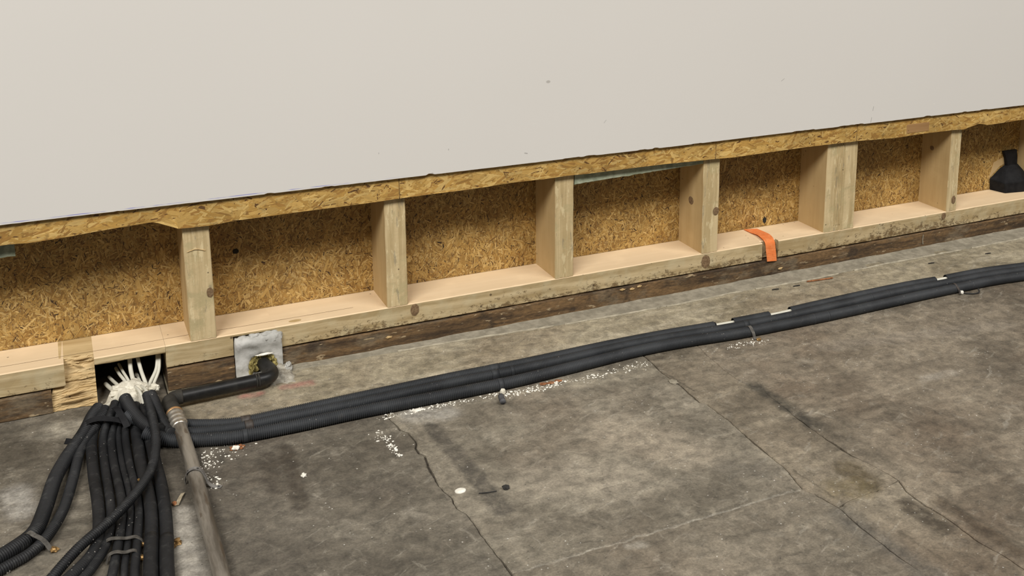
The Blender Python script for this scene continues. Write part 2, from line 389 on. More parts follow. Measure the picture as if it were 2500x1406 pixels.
def steel():
    k = NB('dirty_steel_pipe')
    P = k.pos()
    n = k.noise(k.scale(P, (30, 4, 30)), 1.0, 5, 0.6)
    c = k.mix(k.step(n, 0.35, 0.66), (0.10, 0.085, 0.066), (0.31, 0.28, 0.235))
    s = k.step(k.noise(k.scale(P, (40, 9, 40)), 1.0, 4), 0.60, 0.66)
    c = k.mix(k.math('MULTIPLY', s, 0.7), c, (0.10, 0.07, 0.045))
    return k.done(c, 0.45, n, 0.15, 0.001, metal=0.35)
M['steel'] = steel()
M['steel_fit'] = simple('press_fitting_steel', (0.40, 0.36, 0.30), (0.55, 0.51, 0.44), 30, 0.33, 0.1, 0.001, metal=0.75)
M['copper'] = simple('copper_rim', (0.40, 0.22, 0.09), (0.55, 0.32, 0.15), 30, 0.4, 0.1, 0.001, metal=0.5)
def strap_mat():
    k = NB('orange_webbing')
    uv = k.new('ShaderNodeUVMap').outputs[0]; u, v, _ = k.sep(uv)
    w = k.math('SINE', k.math('MULTIPLY', v, 420.0))
    n = k.noise(k.pos(), 60, 4)
    c = k.mix(k.step(n, 0.35, 0.7), (0.78, 0.20, 0.045), (0.84, 0.27, 0.085))
    d = k.step(k.noise(k.pos(), 90, 3), 0.62, 0.7)
    c = k.mix(k.math('MULTIPLY', d, 0.5), c, (0.42, 0.14, 0.04))
    return k.done(c, 0.8, w, 0.3, 0.001)
M['strap'] = strap_mat()

# ------------------------------------------------------------------ object helpers
ORG = {}
def mk(name, V, F, mat, parent=None, origin=None, smooth=False, mi=None):
    V = np.asarray([tuple(v) for v in V], dtype=float)
    if parent is not None: o0 = np.array(ORG[parent.name])
    elif origin is not None: o0 = np.array(origin, dtype=float)
    else: o0 = np.array([(V[:, 0].min() + V[:, 0].max()) / 2, (V[:, 1].min() + V[:, 1].max()) / 2, V[:, 2].min()])
    me = bpy.data.meshes.new(name)
    me.from_pydata((V - o0).tolist(), [], [list(map(int, f)) for f in F])
    mats = mat if isinstance(mat, (list, tuple)) else [mat]
    for m in mats: me.materials.append(m)
    if mi is not None: me.polygons.foreach_set('material_index', mi)
    if smooth: me.polygons.foreach_set('use_smooth', [True] * len(me.polygons))
    me.update()
    o = bpy.data.objects.new(name, me); COL.objects.link(o)
    if parent is not None:
        o.parent = parent; ORG[o.name] = tuple(o0)
    else:
        o.location = o0; ORG[o.name] = tuple(o0)
    return o
def thing(name, loc, label, cat, group=None):
    o = bpy.data.objects.new(name, None); COL.objects.link(o)
    o.location = loc; o.empty_display_size = 0.05; ORG[o.name] = tuple(loc)
    return tag(o, label, cat, group)
def tag(o, label, cat, group=None, kind=None):
    if label: o['label'] = label
    if cat: o['category'] = cat
    if group: o['group'] = group
    if kind: o['kind'] = kind
    return o
def structure(o, label=None):
    o['kind'] = 'structure'
    if label: o['label'] = label
    return o

def bm_out(bm):
    bm.normal_update()
    V = [v.co.copy() for v in bm.verts]; bm.verts.index_update()
    F = [[v.index for v in f.verts] for f in bm.faces]; bm.free()
    return V, F
def box(x0, x1, y0, y1, z0, z1, bev=0.0015, seg=1):
    bm = bmesh.new()
    bmesh.ops.create_cube(bm, size=1)
    for v in bm.verts:
        v.co = Vector(((x0 + x1) / 2 + v.co.x * (x1 - x0), (y0 + y1) / 2 + v.co.y * (y1 - y0), (z0 + z1) / 2 + v.co.z * (z1 - z0)))
    if bev: bmesh.ops.bevel(bm, geom=bm.edges[:], offset=bev, segments=seg, affect='EDGES', clamp_overlap=True)
    return bm_out(bm)
def join(*vf):
    V, F = [], []
    for v, f in vf:
        n = len(V); V += [tuple(q) for q in v]; F += [[i + n for i in p] for p in f]
    return V, F
def nz(x, y=0.0, z=0.0, s=1.0): return noise.noise(Vector((x * s, y * s, z * s)))

def beam_x(x0, x1, y0, y1, z0, z1, seed, jit=0.0012, step=0.02, chip=0.0):
    """rough beam along x: returns V,F and material index (0 top/back, 1 front)"""
    n = max(2, int((x1 - x0) / step)); V, F, mi = [], [], []
    e = 0.003
    for i in range(n + 1):
        x = x0 + (x1 - x0) * i / n
        r = lambda k: nz(x * 23, k * 7.7 + seed, seed) * jit
        ch = max(0.0, nz(x * 9, seed * 3.1, 4.4) - 0.35) * chip
        mid = [(y0 + r(9) * 1.5, z0 + (z1 - z0) * 0.33), (y0 + r(10) * 1.5, z0 + (z1 - z0) * 0.66)]
        prof = [(y0 + e + r(1), z0 + r(2)), (y0 + r(3), z0 + e), mid[0], mid[1], (y0 + r(4), z1 - e - ch), (y0 + e + ch + r(5), z1 + r(6) * 0.4),
                (y1, z1), (y1, z0)]
        V += [(x, a, b) for a, b in prof]
    m = 8
    for i in range(n):
        for j in range(m):
            a = i * m + j; b = i * m + (j + 1) % m
            F.append([a, a + m, b + m, b]); mi.append(1 if j in (7, 0, 1, 2, 3) else 0)
    F.append(list(range(m))); mi.append(1); F.append([n * m + j for j in reversed(range(m))]); mi.append(1)
    return V, F, mi

def resample(pts, step):
    P = [Vector(p) for p in pts]; out = []
    Q = [P[0] * 2 - P[1]] + P + [P[-1] * 2 - P[-2]]
    dense = []
    for i in range(1, len(Q) - 2):
        a, b, c, d = Q[i - 1], Q[i], Q[i + 1], Q[i + 2]
        for k in range(24):
            t = k / 24.0
            dense.append(0.5 * ((2 * b) + (c - a) * t + (2 * a - 5 * b + 4 * c - d) * t * t + (3 * b - a - 3 * c + d) * t ** 3))
    dense.append(P[-1])
    cum = [0.0]
    for i in range(1, len(dense)): cum.append(cum[-1] + (dense[i] - dense[i - 1]).length)
    cum = np.array(cum); D = np.array([tuple(v) for v in dense])
    n = max(2, int(cum[-1] / step)); s = np.linspace(0, cum[-1], n + 1)
    return np.stack([np.interp(s, cum, D[:, k]) for k in range(3)], 1), s, cum, D
def smoothpath(P, it):
    P = P.copy()
    for _ in range(it): P[1:-1] = P[1:-1] * 0.5 + (P[:-2] + P[2:]) * 0.25
    return P

def tube(path, r, segs=14, pitch=None, amp=0.0, step=0.008, rfun=None, cap=True, smooth_it=0):
    """tube along a smoothed path; pitch/amp give corrugation rings"""
    base, s0, cum, D = resample(path, 0.01)
    if smooth_it: base = smoothpath(base, smooth_it)
    cum = np.concatenate([[0], np.cumsum(np.linalg.norm(np.diff(base, axis=0), axis=1))])
    L = cum[-1]
    if pitch:
        n = int(L / pitch); ss, rr = [], []
        for i in range(n):
            for ph, q in ((0.0, 0.0), (0.14, 1.0), (0.52, 1.0), (0.66, 0.0)):
                ss.append((i + ph) * pitch); rr.append(r - amp * (1 - q))
        ss = np.array(ss); rr = np.array(rr)
    else:
        n = max(2, int(L / step)); ss = np.linspace(0, L, n + 1); rr = np.full(n + 1, r)
    if rfun is not None: rr = np.array([rfun(s, L, q) for s, q in zip(ss, rr)])
    C = np.stack([np.interp(ss, cum, base[:, k]) for k in range(3)], 1)
    dc = np.gradient(base, axis=0); T = np.stack([np.interp(ss, cum, dc[:, k]) for k in range(3)], 1)
    T /= np.linalg.norm(T, axis=1)[:, None] + 1e-12
    up = np.array([0, 0, 1.0])
    if abs(T[0] @ up) > 0.9: up = np.array([1.0, 0, 0])
    N = np.zeros_like(T); a = up - T[0] * (up @ T[0]); N[0] = a / np.linalg.norm(a)
    for i in range(1, len(T)):
        a = N[i - 1] - T[i] * (N[i - 1] @ T[i]); N[i] = a / (np.linalg.norm(a) + 1e-12)
    B = np.cross(T, N)
    th = np.arange(segs) / segs * 2 * math.pi
    V = (C[:, None, :] + rr[:, None, None] * (np.cos(th)[None, :, None] * N[:, None, :] + np.sin(th)[None, :, None] * B[:, None, :])).reshape(-1, 3)
    m = len(ss); F = []
    for i in range(m - 1):
        for j in range(segs):
            a = i * segs + j; b = i * segs + (j + 1) % segs
            F.append([a, b, b + segs, a + segs])
    if cap:
        F.append(list(range(segs))[::-1]); F.append([(m - 1) * segs + j for j in range(segs)])
    return V.tolist(), F

def ring_on(path, at, r, w, segs=18, round_=True):
    """a short collar around a path at arc-fraction position index"""
    base, s0, cum, D = resample(path, 0.004)
    d = np.linalg.norm(base - np.array(at)[None, :], axis=1); i = int(d.argmin()); i = min(max(i, 2), len(base) - 3)
    c = base[i]; t = base[i + 2] - base[i - 2]; t = t / np.linalg.norm(t)
    return tube([tuple(c - t * w / 2), tuple(c), tuple(c + t * w / 2)], r, segs, step=w / 4)

def rock(c, size, seed, sub=1, rough=0.35, flat=1.0):
    bm = bmesh.new(); bmesh.ops.create_icosphere(bm, subdivisions=sub, radius=1.0)
    sx, sy, sz = size if isinstance(size, (tuple, list)) else (size, size, size * flat)
    for v in bm.verts:
        k = 1.0 + rough * nz(v.co.x * 1.7 + seed, v.co.y * 1.7, v.co.z * 1.7) + rough * 0.5 * nz(v.co.x * 4 + seed, v.co.y * 4 + 9, v.co.z * 4)
        v.co = Vector((c[0] + v.co.x * sx * k, c[1] + v.co.y * sy * k, c[2] + v.co.z * sz * k))
    return bm_out(bm)

def ribbon(path, side, width, thick, step=0.004, nseg=6):
    """flat band: path = centre line, side(i-th tangent) = fixed side vector list or one vector"""
    base, s, cum, D = resample(path, step)
    T = np.gradient(base, axis=0); T /= np.linalg.norm(T, axis=1)[:, None]
    S = np.array(side, dtype=float)
    V, F = [], []; m = nseg + 1
    for i in range(len(base)):
        sd = S - T[i] * (S @ T[i]); sd /= np.linalg.norm(sd); nn = np.cross(T[i], sd)
        for k in range(m): V.append(base[i] + sd * width * (k / nseg - 0.5) + nn * thick / 2)
        for k in range(m): V.append(base[i] + sd * width * ((nseg - k) / nseg - 0.5) - nn * thick / 2)
    q = 2 * m
    for i in range(len(base) - 1):
        for k in range(q):
            a = i * q + k; b = i * q + (k + 1) % q
            F.append([a, b, b + q, a + q])
    F.append(list(range(q))[::-1]); F.append([(len(base) - 1) * q + k for k in range(q)])
    return V, F

# ------------------------------------------------------------------ floor: slabs split by open cracks
rng = random.Random(11)
L1 = [(0.459,-0.279),(0.468,-0.427),(0.482,-0.535),(0.497,-0.559),(0.499,-0.625),(0.487,-0.652),(0.488,-0.683),(0.499,-0.703),(0.490,-0.759),(0.484,-0.863),(0.496,-0.929),(0.493,-0.980),(0.506,-1.012),(0.509,-1.057),(0.508,-1.130),(0.510,-1.194),(0.514,-1.251),(0.517,-1.284)]
L2 = [(1.319,-0.338),(1.327,-0.426),(1.320,-0.557),(1.328,-0.655),(1.322,-0.772),(1.336,-0.791),(1.339,-0.893),(1.335,-0.994),(1.333,-1.094),(1.331,-1.197),(1.321,-1.251),(1.312,-1.294),(1.326,-1.329),(1.343,-1.402),(1.339,-1.469),(1.337,-1.552),(1.340,-1.625),(1.348,-1.711)]
TT = [(1.312,-1.294),(1.264,-1.289),(1.191,-1.291),(1.108,-1.294),(0.955,-1.289),(0.857,-1.286),(0.795,-1.284),(0.705,-1.285),(0.669,-1.283),(0.597,-1.284),(0.517,-1.284)]
L3 = [(1.529,-0.412),(1.514,-0.504),(1.504,-0.689),(1.535,-0.801),(1.527,-0.987),(1.526,-1.056),(1.528,-1.137),(1.534,-1.216),(1.555,-1.309),(1.562,-1.372),(1.547,-1.423),(1.546,-1.496),(1.553,-1.577),(1.551,-1.669),(1.558,-1.720),(1.566,-1.793)]
KK = [(1.562,-1.372),(1.477,-1.388),(1.405,-1.388),(1.343,-1.402)]
YB = -0.352
def wob(poly, seed, amp=0.0025, step=0.012):
    out = []
    for i in range(len(poly) - 1):
        a = Vector((*poly[i], 0)); b = Vector((*poly[i + 1], 0)); d = b - a
        n = max(1, int(d.length / step)); nrm = Vector((-d.y, d.x, 0)).normalized()
        for k in range(n):
            p = a + d * (k / n)
            if k or i: p = p + nrm * (nz(p.x * 60, p.y * 60, seed) * amp + nz(p.x * 17, p.y * 17, seed + 5) * amp)
            out.append((p.x, p.y))
    out.append(poly[-1]); return out
def split(poly, pt):
    i = min(range(len(poly)), key=lambda k: (poly[k][0] - pt[0]) ** 2 + (poly[k][1] - pt[1]) ** 2)
    return poly[:i + 1], poly[i:]
l1 = wob([(0.462, YB)] + L1[1:] + [(0.52, -2.0)], 1.3)
l2 = wob([(1.322, YB)] + L2[1:] + [(1.352, -2.1)], 2.7)
l3 = wob([(1.533, YB)] + L3 + [(1.59, -2.2)], 4.9)
t_ = wob(TT, 6.1, 0.0015); k_ = wob(KK, 8.2, 0.004)
l1a, l1b = split(l1, (0.517, -1.284)); l2a, l2b = split(l2, (1.312, -1.294))
l2c, l2d = split(l2, (1.343, -1.402)); l3a, l3b = split(l3, (1.562, -1.372))
t_[0] = l2a[-1]; t_[-1] = l1a[-1]; k_[0] = l3a[-1]; k_[-1] = l2c[-1]
R = lambda s: list(reversed(s))
far = -7.0
polys = {
    'left': [(-3.0, far), (0.53, far)] + R(l1) + [(-0.075, YB), (-0.075, 0.02), (-0.075, 0.6), (-3.0, 0.6)],
    'mid': l1a + R(t_)[1:] + R(l2a)[1:],
    'front': [(0.53, far), (1.36, far)] + R(l2b) + t_[1:] + l1b[1:],
    'strip': l2c + R(k_)[1:] + R(l3a)[1:],
    'stripfront': [(1.36, far), (1.62, far)] + R(l3b) + k_[1:] + l2d[1:],
    'right': [(1.62, far), (6.5, far), (6.5, YB)] + l3,
    'screed': [(-0.075, YB), (6.5, YB), (6.5, 0.6), (-0.075, 0.6)],
}
tints = {'left': (0.76, 0.76, 0.755, 1), 'mid': (1.04, 1.04, 1.02, 1), 'front': (0.98, 0.96, 0.93, 1), 'strip': (1.0, 0.955, 0.89, 1),
         'stripfront': (1.0, 0.965, 0.91, 1), 'right': (1.0, 0.95, 0.895, 1), 'screed': (1.03, 1.0, 0.925, 1)}
V, F = box(-3.0, 6.5, far, 0.6, -0.16, -0.008, 0)
floor = structure(mk('floor', V, F, M['dirt'], origin=(0.5, -2, -0.16)), 'grey brown worn concrete floor with open cracks between slabs')
def inset(poly, d):
    n = len(poly); out = []
    for i in range(n):
        a = Vector(poly[i - 1]); b = Vector(poly[i]); c = Vector(poly[(i + 1) % n])
        e1 = (b - a); e2 = (c - b)
        if e1.length < 1e-9 or e2.length < 1e-9: out.append(tuple(b)); continue
        e1.normalize(); e2.normalize()
        n1 = Vector((-e1.y, e1.x)); n2 = Vector((-e2.y, e2.x)); nn = n1 + n2
        if nn.length < 0.2: nn = n1
        nn.normalize(); out.append(tuple(b + nn * d(b.x, b.y)))
    return out
def slab(key, top):
    poly = []
    for p in polys[key]:
        if not poly or (Vector(p) - Vector(poly[-1])).length > 1e-5: poly.append(tuple(p))
    ar = sum(poly[i - 1][0] * poly[i][1] - poly[i][0] * poly[i - 1][1] for i in range(len(poly)))
    if ar < 0: poly = poly[::-1]
    def gap(x, y):
        if abs(y + 1.289) < 0.03 and 0.53 < x < 1.30: return 0.0004
        if abs(y + 1.385) < 0.03 and 1.36 < x < 1.54: return 0.0003 + 0.0012 * max(0.0, nz(x * 40, y * 40))
        if x > 1.45 and y > -0.95: return 0.0004 + 0.001 * max(0.0, nz(x * 12, y * 12))
        return 0.0011 + 0.0034 * max(0.0, nz(x * 9 + 4, y * 9, 3.0) + 0.15)
    a = inset(poly, gap); b = inset(poly, lambda x, y: gap(x, y) * 1.6 + 0.0016 + 0.0015 * nz(x * 90, y * 90)); n = len(poly)
    V = [(x, y, -0.0085) for x, y in a] + [(x, y, top - 0.0022) for x, y in a] + [(x, y, top) for x, y in b]
    F = []
    for i in range(n):
        j = (i + 1) % n
        F += [[i, j, n + j, n + i], [n + i, n + j, 2 * n + j, 2 * n + i]]
    F.append([2 * n + i for i in range(n)])
    o = mk('concrete_slab', V, F, M['screed' if key == 'screed' else 'slab'], parent=floor)
    o.color = tints[key]
    return o
for i, kx in enumerate(polys): slab(kx, 0.0 if kx != 'stripfront' else -0.001)

# mortar bed along the foot of the plates, broken lip towards the room
def mortar():
    front = [(0.285,-0.016),(0.40,-0.030),(0.525,-0.032),(0.764,-0.034),(0.98,-0.052),(1.231,-0.071),(1.45,-0.080),(1.640,-0.084),(1.900,-0.078),(2.06,-0.086),(2.211,-0.093),(2.42,-0.088),(2.624,-0.083),(2.9,-0.09),(3.194,-0.093),(4.6,-0.095)]
    xs = np.arange(0.285, 4.6, 0.012); V, F = [], []
    for x in xs:
        yf = np.interp(x, [p[0] for p in front], [p[1] for p in front]) + 0.006 * nz(x * 26, 3.3) + 0.004 * nz(x * 80, 1.1)
        h = 0.007 + 0.003 * nz(x * 14, 7.7)
        if nz(x * 5.0, 21.3) > 0.42: yf += 0.03
        ym = -0.02 + 0.004 * nz(x * 30, 2)
        yf = min(yf, ym - 0.004)
        V += [(x, 0.03, h + 0.004), (x, 0.0, h + 0.003), (x, ym, h + 0.002 * nz(x * 50, 5)), (x, (ym + yf) / 2, h * 0.8 + 0.002 * nz(x * 60, 6)), (x, yf + 0.003, h * 0.75), (x, yf, -0.002), (x, 0.03, -0.002)]
    m = 7
    for i in range(len(xs) - 1):
        for j in range(m):
            a = i * m + j; b = i * m + (j + 1) % m
            F.append([a, b, b + m, a + m])
    F.append(list(range(m))[::-1]); F.append([(len(xs) - 1) * m + j for j in range(m)])
    o = mk('mortar_bed', V, F, M['mortar'], parent=floor)
mortar()
def mortar_lip(x0, x1, seed):
    pts = []
    for x in np.arange(x0, x1, 0.03):
        yf = np.interp(x, [0.3, 0.764, 1.231, 1.640, 1.900, 2.211, 2.624, 3.194, 4.6], [-0.026, -0.036, -0.073, -0.088, -0.081, -0.097, -0.087, -0.097, -0.098])
        pts.append((x, yf + 0.005 * nz(x * 20, seed), 0.0015))
    V, F = tube(pts, 0.0050, 8, step=0.008, rfun=lambda s, L, q: q * (0.55 + 0.6 * nz(s * 40, seed)) + 0.0012)
    V = [(v[0], v[1], v[2] * 0.9) for v in V]
    mk('mortar_lip', V, F, M['lip'], parent=floor, smooth=True)
for a, b, q in ((0.62, 1.18, 1), (1.20, 1.56, 2), (1.60, 1.95, 3), (1.99, 2.40, 4), (2.46, 3.05, 5), (3.09, 4.2, 6)): mortar_lip(a, b, q)

# ------------------------------------------------------------------ wall: white board, added dark closing panels, strand boards
ZB = 0.583
def white_board():
    xs = np.arange(-2.6, 5.6, 0.01); V, F, mi = [], [], []
    chips = [(-0.17, 0.006, 0.0015), (0.24, 0.010, 0.004), (0.42, 0.012, 0.003), (0.745, 0.006, 0.006), (1.24, 0.03, 0.003), (1.31, 0.02, 0.004), (1.52, 0.014, 0.003), (1.575, 0.010, 0.005), (1.74, 0.02, 0.002), (2.22, 0.05, 0.003), (2.45, 0.06, 0.004), (2.85, 0.012, 0.005), (3.05, 0.010, 0.004), (3.16, 0.02, 0.003)]
    for x in xs:
        z = ZB + 0.0012 * nz(x * 2.1, 8) + 0.0006 * nz(x * 40, 1)
        for c, w, h in chips:
            if abs(x - c) < w: z += h * (0.6 + 0.4 * nz(x * 300, c))
        V += [(x, -0.030, 3.0), (x, -0.030, z + 0.0008), (x, -0.0292, z), (x, -0.0182, z - 0.0006), (x, -0.0182, 3.0)]
    m = 5
    for i in range(len(xs) - 1):
        for j in range(m):
            a = i * m + j; b = i * m + (j + 1) % m
            F.append([a, b, b + m, a + m]); mi.append(1 if j == 2 else 0)
    F.append(list(range(m))[::-1]); F.append([(len(xs) - 1) * m + j for j in range(m)]); mi += [1, 1]
    return mk('wall_back', V, F, [M['board'], M['board_edge']], origin=(1.5, -0.024, ZB), mi=mi)
wall = structure(white_board(), 'white painted wall board cut off straight above the open timber frame')
V, F = join(box(-2.6, 5.6, 0.56, 0.60, -0.0075, 0.16, 0), box(-2.6, 5.6, 0.1900, 0.56, 0.147, 0.16, 0))
dark_closure = mk('wall_cavity', V, F, M['inner_shade'], origin=(1.5, 0.4, 0)); structure(dark_closure, 'dark hollow behind the timber plates')  # added panels that shut out light; their blackness paints the opening's shade

PAL = [((0.58, 0.39, 0.145), 0.16), ((0.48, 0.30, 0.090), 0.30), ((0.39, 0.225, 0.058), 0.26), ((0.29, 0.155, 0.036), 0.16), ((0.15, 0.07, 0.018), 0.08), ((0.04, 0.019, 0.008), 0.04)]
def strands(name, parent, rect, y, n, Lm, Wm, angle, seed, clampz=None, depth=0.0012, pal=PAL, holes=()):
    rg = random.Random(seed); V, F, C, U = [], [], [], []
    x0, x1, z0, z1 = rect
    cs = [c for c, w in pal]; ws = [w for c, w in pal]
    for i in range(n):
        x = rg.uniform(x0, x1); z = rg.uniform(z0, z1)
        col = rg.choices(cs, ws)[0]; kk = rg.uniform(0.88, 1.12); col = tuple(v * kk for v in col)
        dark = col[0] < 0.20
        L = Lm * math.exp(rg.gauss(0, 0.45)); W = Wm * math.exp(rg.gauss(0, 0.4))
        if dark: L *= 0.45; W *= 0.5
        L = min(L, Lm * 2.2); W = min(W, L * 0.5)
        a = angle(rg); ca, sa = math.cos(a), math.sin(a)
        yy = y - depth * (rg.random() if not dark else rg.uniform(0.6, 1.0)); tl = rg.gauss(0, 0.006); tw = rg.gauss(0, 0.015)
        sh = [(-0.5, rg.uniform(-0.3, 0.3)), (-0.5 + rg.uniform(0.03, 0.2), 0.5), (0.5 - rg.uniform(0.03, 0.2), 0.5 * rg.uniform(0.6, 1.1)), (0.5, rg.uniform(-0.3, 0.3)), (0.5 - rg.uniform(0.03, 0.2), -0.5), (-0.5 + rg.uniform(0.03, 0.2), -0.5 * rg.uniform(0.6, 1.1))]
        b = len(V); ou, ov = rg.uniform(0, 50), rg.uniform(0, 50); ok = True; tmp = []
        for p, q in sh:
            u, v = p * L, q * W
            X = x + u * ca - v * sa; Z = z + u * sa + v * ca
            X = min(max(X, x0), x1); Z = min(max(Z, z0 if clampz is None else clampz(X)), z1)
            for hx0, hx1, hz0, hz1 in holes:
                if hx0 < X < hx1 and hz0 < Z < hz1: ok = False
            tmp.append((X, min(yy + u * tl + v * tw, y - 0.0001), Z))
        if not ok: continue
        for (p, q), t in zip(sh, tmp):
            V.append(t); C.append((*col, 1)); U.append((ou + p * L * 10, ov + q * W * 10))
        F.append([b + k for k in range(6)])
    o = mk(name, V, F, M['osb'], parent=parent)
    me = o.data
    at = me.color_attributes.new('Col', 'FLOAT_COLOR', 'POINT'); at.data.foreach_set('color', np.array(C, dtype=np.float32).ravel())
    uvl = me.uv_layers.new(name='UVMap'); li = np.zeros(len(me.loops), dtype=np.int32); me.loops.foreach_get('vertex_index', li)
    uvl.data.foreach_set('uv', np.array(U, dtype=np.float32)[li].ravel())
    o['kind'] = 'stuff'
    return o

# back strand board, one sheet behind the studs (a hole for the black duct)
YD = 0.1714
V, F = box(-2.6, 5.6, YD, YD + 0.018, 0.1455, 2.6, 0)
osb_back = tag(mk('strand_board', V, F, M['osb_base']), 'dark golden strand board sheet closing the bays behind the studs', 'board')
def ang_back(r): return r.gauss(1.57, 0.55) if r.random() < 0.4 else r.uniform(0, 3.14)
strands('wood_strands', osb_back, (-1.55, 4.45, 0.1458, 0.58), YD, 76000, 0.025, 0.0040, ang_back, 5)

STRIP = [(-2.6,0.520),(-0.8,0.521),(-0.464,0.522),(-0.414,0.524),(-0.40,0.519),(-0.318,0.522),(-0.199,0.530),(-0.094,0.535),(-0.026,0.538),(-0.0155,0.536),(-0.0135,0.506),(0.075,0.503),(0.129,0.508),(0.284,0.510),(0.555,0.511),(0.671,0.514),(0.90,0.514),(0.955,0.516),(0.966,0.520),(1.10,0.518),(1.150,0.517),(1.158,0.530),(1.172,0.521),(1.30,0.517),(1.594,0.517),(1.839,0.512),(1.913,0.509),(2.23,0.514),(2.509,0.512),(2.685,0.505),(2.846,0.508),(3.004,0.508),(3.075,0.504),(3.10,0.512),(3.123,0.523),(3.18,0.524),(3.202,0.510),(3.421,0.515),(5.6,0.513)]
SX = [p[0] for p in STRIP]; SZ = [p[1] for p in STRIP]
def sz(x): return float(np.interp(x, SX, SZ)) + 0.0012 * nz(x * 55, 3.0) + 0.0008 * nz(x * 160, 9.0)
def strip_board(x0, x1, label, seed):
    xs = sorted(set(np.round(np.concatenate([np.arange(x0, x1, 0.012), [x1], [s for s in SX if x0 < s < x1]]), 4))); V, F = [], []
    for x in xs:
        z = sz(x)
        V += [(x, -0.0178, 0.72), (x, -0.0178, z + 0.0012), (x, -0.0168, z), (x, -0.0008, z - 0.0015 * nz(x * 30, 2) - 0.001), (x, -0.0002, 0.72)]
    m = 5
    for i in range(len(xs) - 1):
        for j in range(m):
            a = i * m + j; b = i * m + (j + 1) % m
            F.append([a, b, b + m, a + m])
    F.append(list(range(m))[::-1]); F.append([(len(xs) - 1) * m + j for j in range(m)])
    o = tag(mk('strand_board_strip', V, F, M['osb_base']), label, 'board', 'strand board strips under the white board')
    vis0, vis1 = max(x0, -1.6), min(x1, 4.5)
    pal = [((0.62, 0.415, 0.140), 0.22), ((0.54, 0.335, 0.095), 0.34), ((0.46, 0.265, 0.062), 0.25), ((0.35, 0.185, 0.042), 0.13), ((0.13, 0.060, 0.016), 0.06)]
    strands('wood_strands', o, (vis0 + 0.0012, vis1 - 0.0012, 0.50, 0.60), -0.0178, int(1900 * (vis1 - vis0)), 0.055, 0.0080, lambda r: r.gauss(0.15, 0.42) if r.random() < 0.85 else r.uniform(0, 3.14), seed, clampz=lambda X: sz(X) + 0.001, depth=0.0009, pal=pal)
    return o
strip_board(-2.6, 0.6445, 'strand board strip below the white board, stepped at the leftmost stud', 21)
strip_board(0.6455, 1.8345, 'strand board strip above the two bays either side of the pale green board edge', 22)
strip_board(1.8355, 2.494, 'short strand board strip above the bay holding the orange strap', 23)
strip_board(2.495, 5.6, 'strand board strip right of the double stud, with a broken notch near the right edge', 24)

V, F = box(2.752, 2.872, -0.0200, -0.0176, 0.519, 0.556, 0.0008)
q = mk('brown_veneer_patch', V, F, M['warm_patch'], parent=bpy.data.objects['strand_board_strip.003'])

# ------------------------------------------------------------------ plates and studs
ZS, ZG = 0.1449, 0.0735
def plate_part(name, parent, x0, x1, z0, z1, seed, y0=0.0, chip=0.006):
    V, F, mi = beam_x(x0, x1, y0, YD + 0.018, z0, z1, seed, chip=chip)
    return mk(name, V, F, [M['pine_top'], M['sill_front']], parent=parent, mi=mi)
def seam(parent, x0, x1, y, name='drying_check'):
    # long drying check in the top face
    V, F = [], []
    n = int((x1 - x0) / 0.01)
    for i in range(n + 1):
        x = x0 + (x1 - x0) * i / n; yy = y + 0.003 * nz(x * 6, 1.5) ; w = 0.0007 + 0.0005 * nz(x * 20, 4)
        V += [(x, yy - w, ZS + 0.0006), (x, yy + w, ZS + 0.0006)]
    for i in range(n): F.append([2 * i, 2 * i + 2, 2 * i + 3, 2 * i + 1])
    return mk(name, V, F, M['knot'], parent=parent)
def knot(parent, c, rx, rz, axis='y', seed=0, mat=None):
    n = 14; V, F = [], []
    for ring, rr, h in ((0, 1.0, 0.0), (1, 0.75, 0.0007), (2, 0.35, 0.0004)):
        for k in range(n):
            a = 2 * math.pi * k / n; q = rr * (1 + 0.12 * nz(math.cos(a) * 2 + seed, math.sin(a) * 2, ring))
            u, w = q * rx * math.cos(a), q * rz * math.sin(a)
            if axis == 'y': V.append((c[0] + u, c[1] - h - 0.0005, c[2] + w))
            elif axis == 'x': V.append((c[0] - h - 0.0005, c[1] + u, c[2] + w))
            else: V.append((c[0] + u, c[1] + w, c[2] + h + 0.0004))
    V.append(tuple(np.mean(V[2 * n:], axis=0)))
    for r in range(2):
        for k in range(n):
            a = r * n + k; b = r * n + (k + 1) % n
            F.append([a, b, b + n, a + n])
    for k in range(n): F.append([2 * n + k, 2 * n + (k + 1) % n, 3 * n])
    if axis == 'x': F = [f[::-1] for f in F]
    if 't' in parent: parent = bpy.data.objects[parent['t']]
    return mk('knot', V, F, mat or M['knot'], parent=parent, smooth=True)

sill = thing('bottom_plate', (0.0, 0.09, ZG), 'long pale timber bottom plate carrying all the studs, notched twice at the left', 'beam')
plate_part('plate_length', sill, -2.6, -0.340, ZG, ZS, 1.0)
plate_part('bridge', sill, -0.262, -0.071, 0.1215, ZS, 2.0, chip=0.002)
plate_part('plate_length', sill, -0.0705, 0.120, ZG, ZS, 3.0)
plate_part('bridge', sill, 0.120, 0.246, 0.1345, ZS, 4.0, chip=0.001)
plate_part('plate_length', sill, 0.246, 2.074, ZG, ZS, 5.0)
plate_part('plate_length', sill, 2.149, 5.6, ZG, ZS, 6.0)
plate_part('bridge', sill, 2.074, 2.149, ZG, ZS, 7.0, y0=0.022, chip=0)
seam(sill, -0.9, 0.005, 0.052); seam(sill, 0.082, 0.50, 0.050)
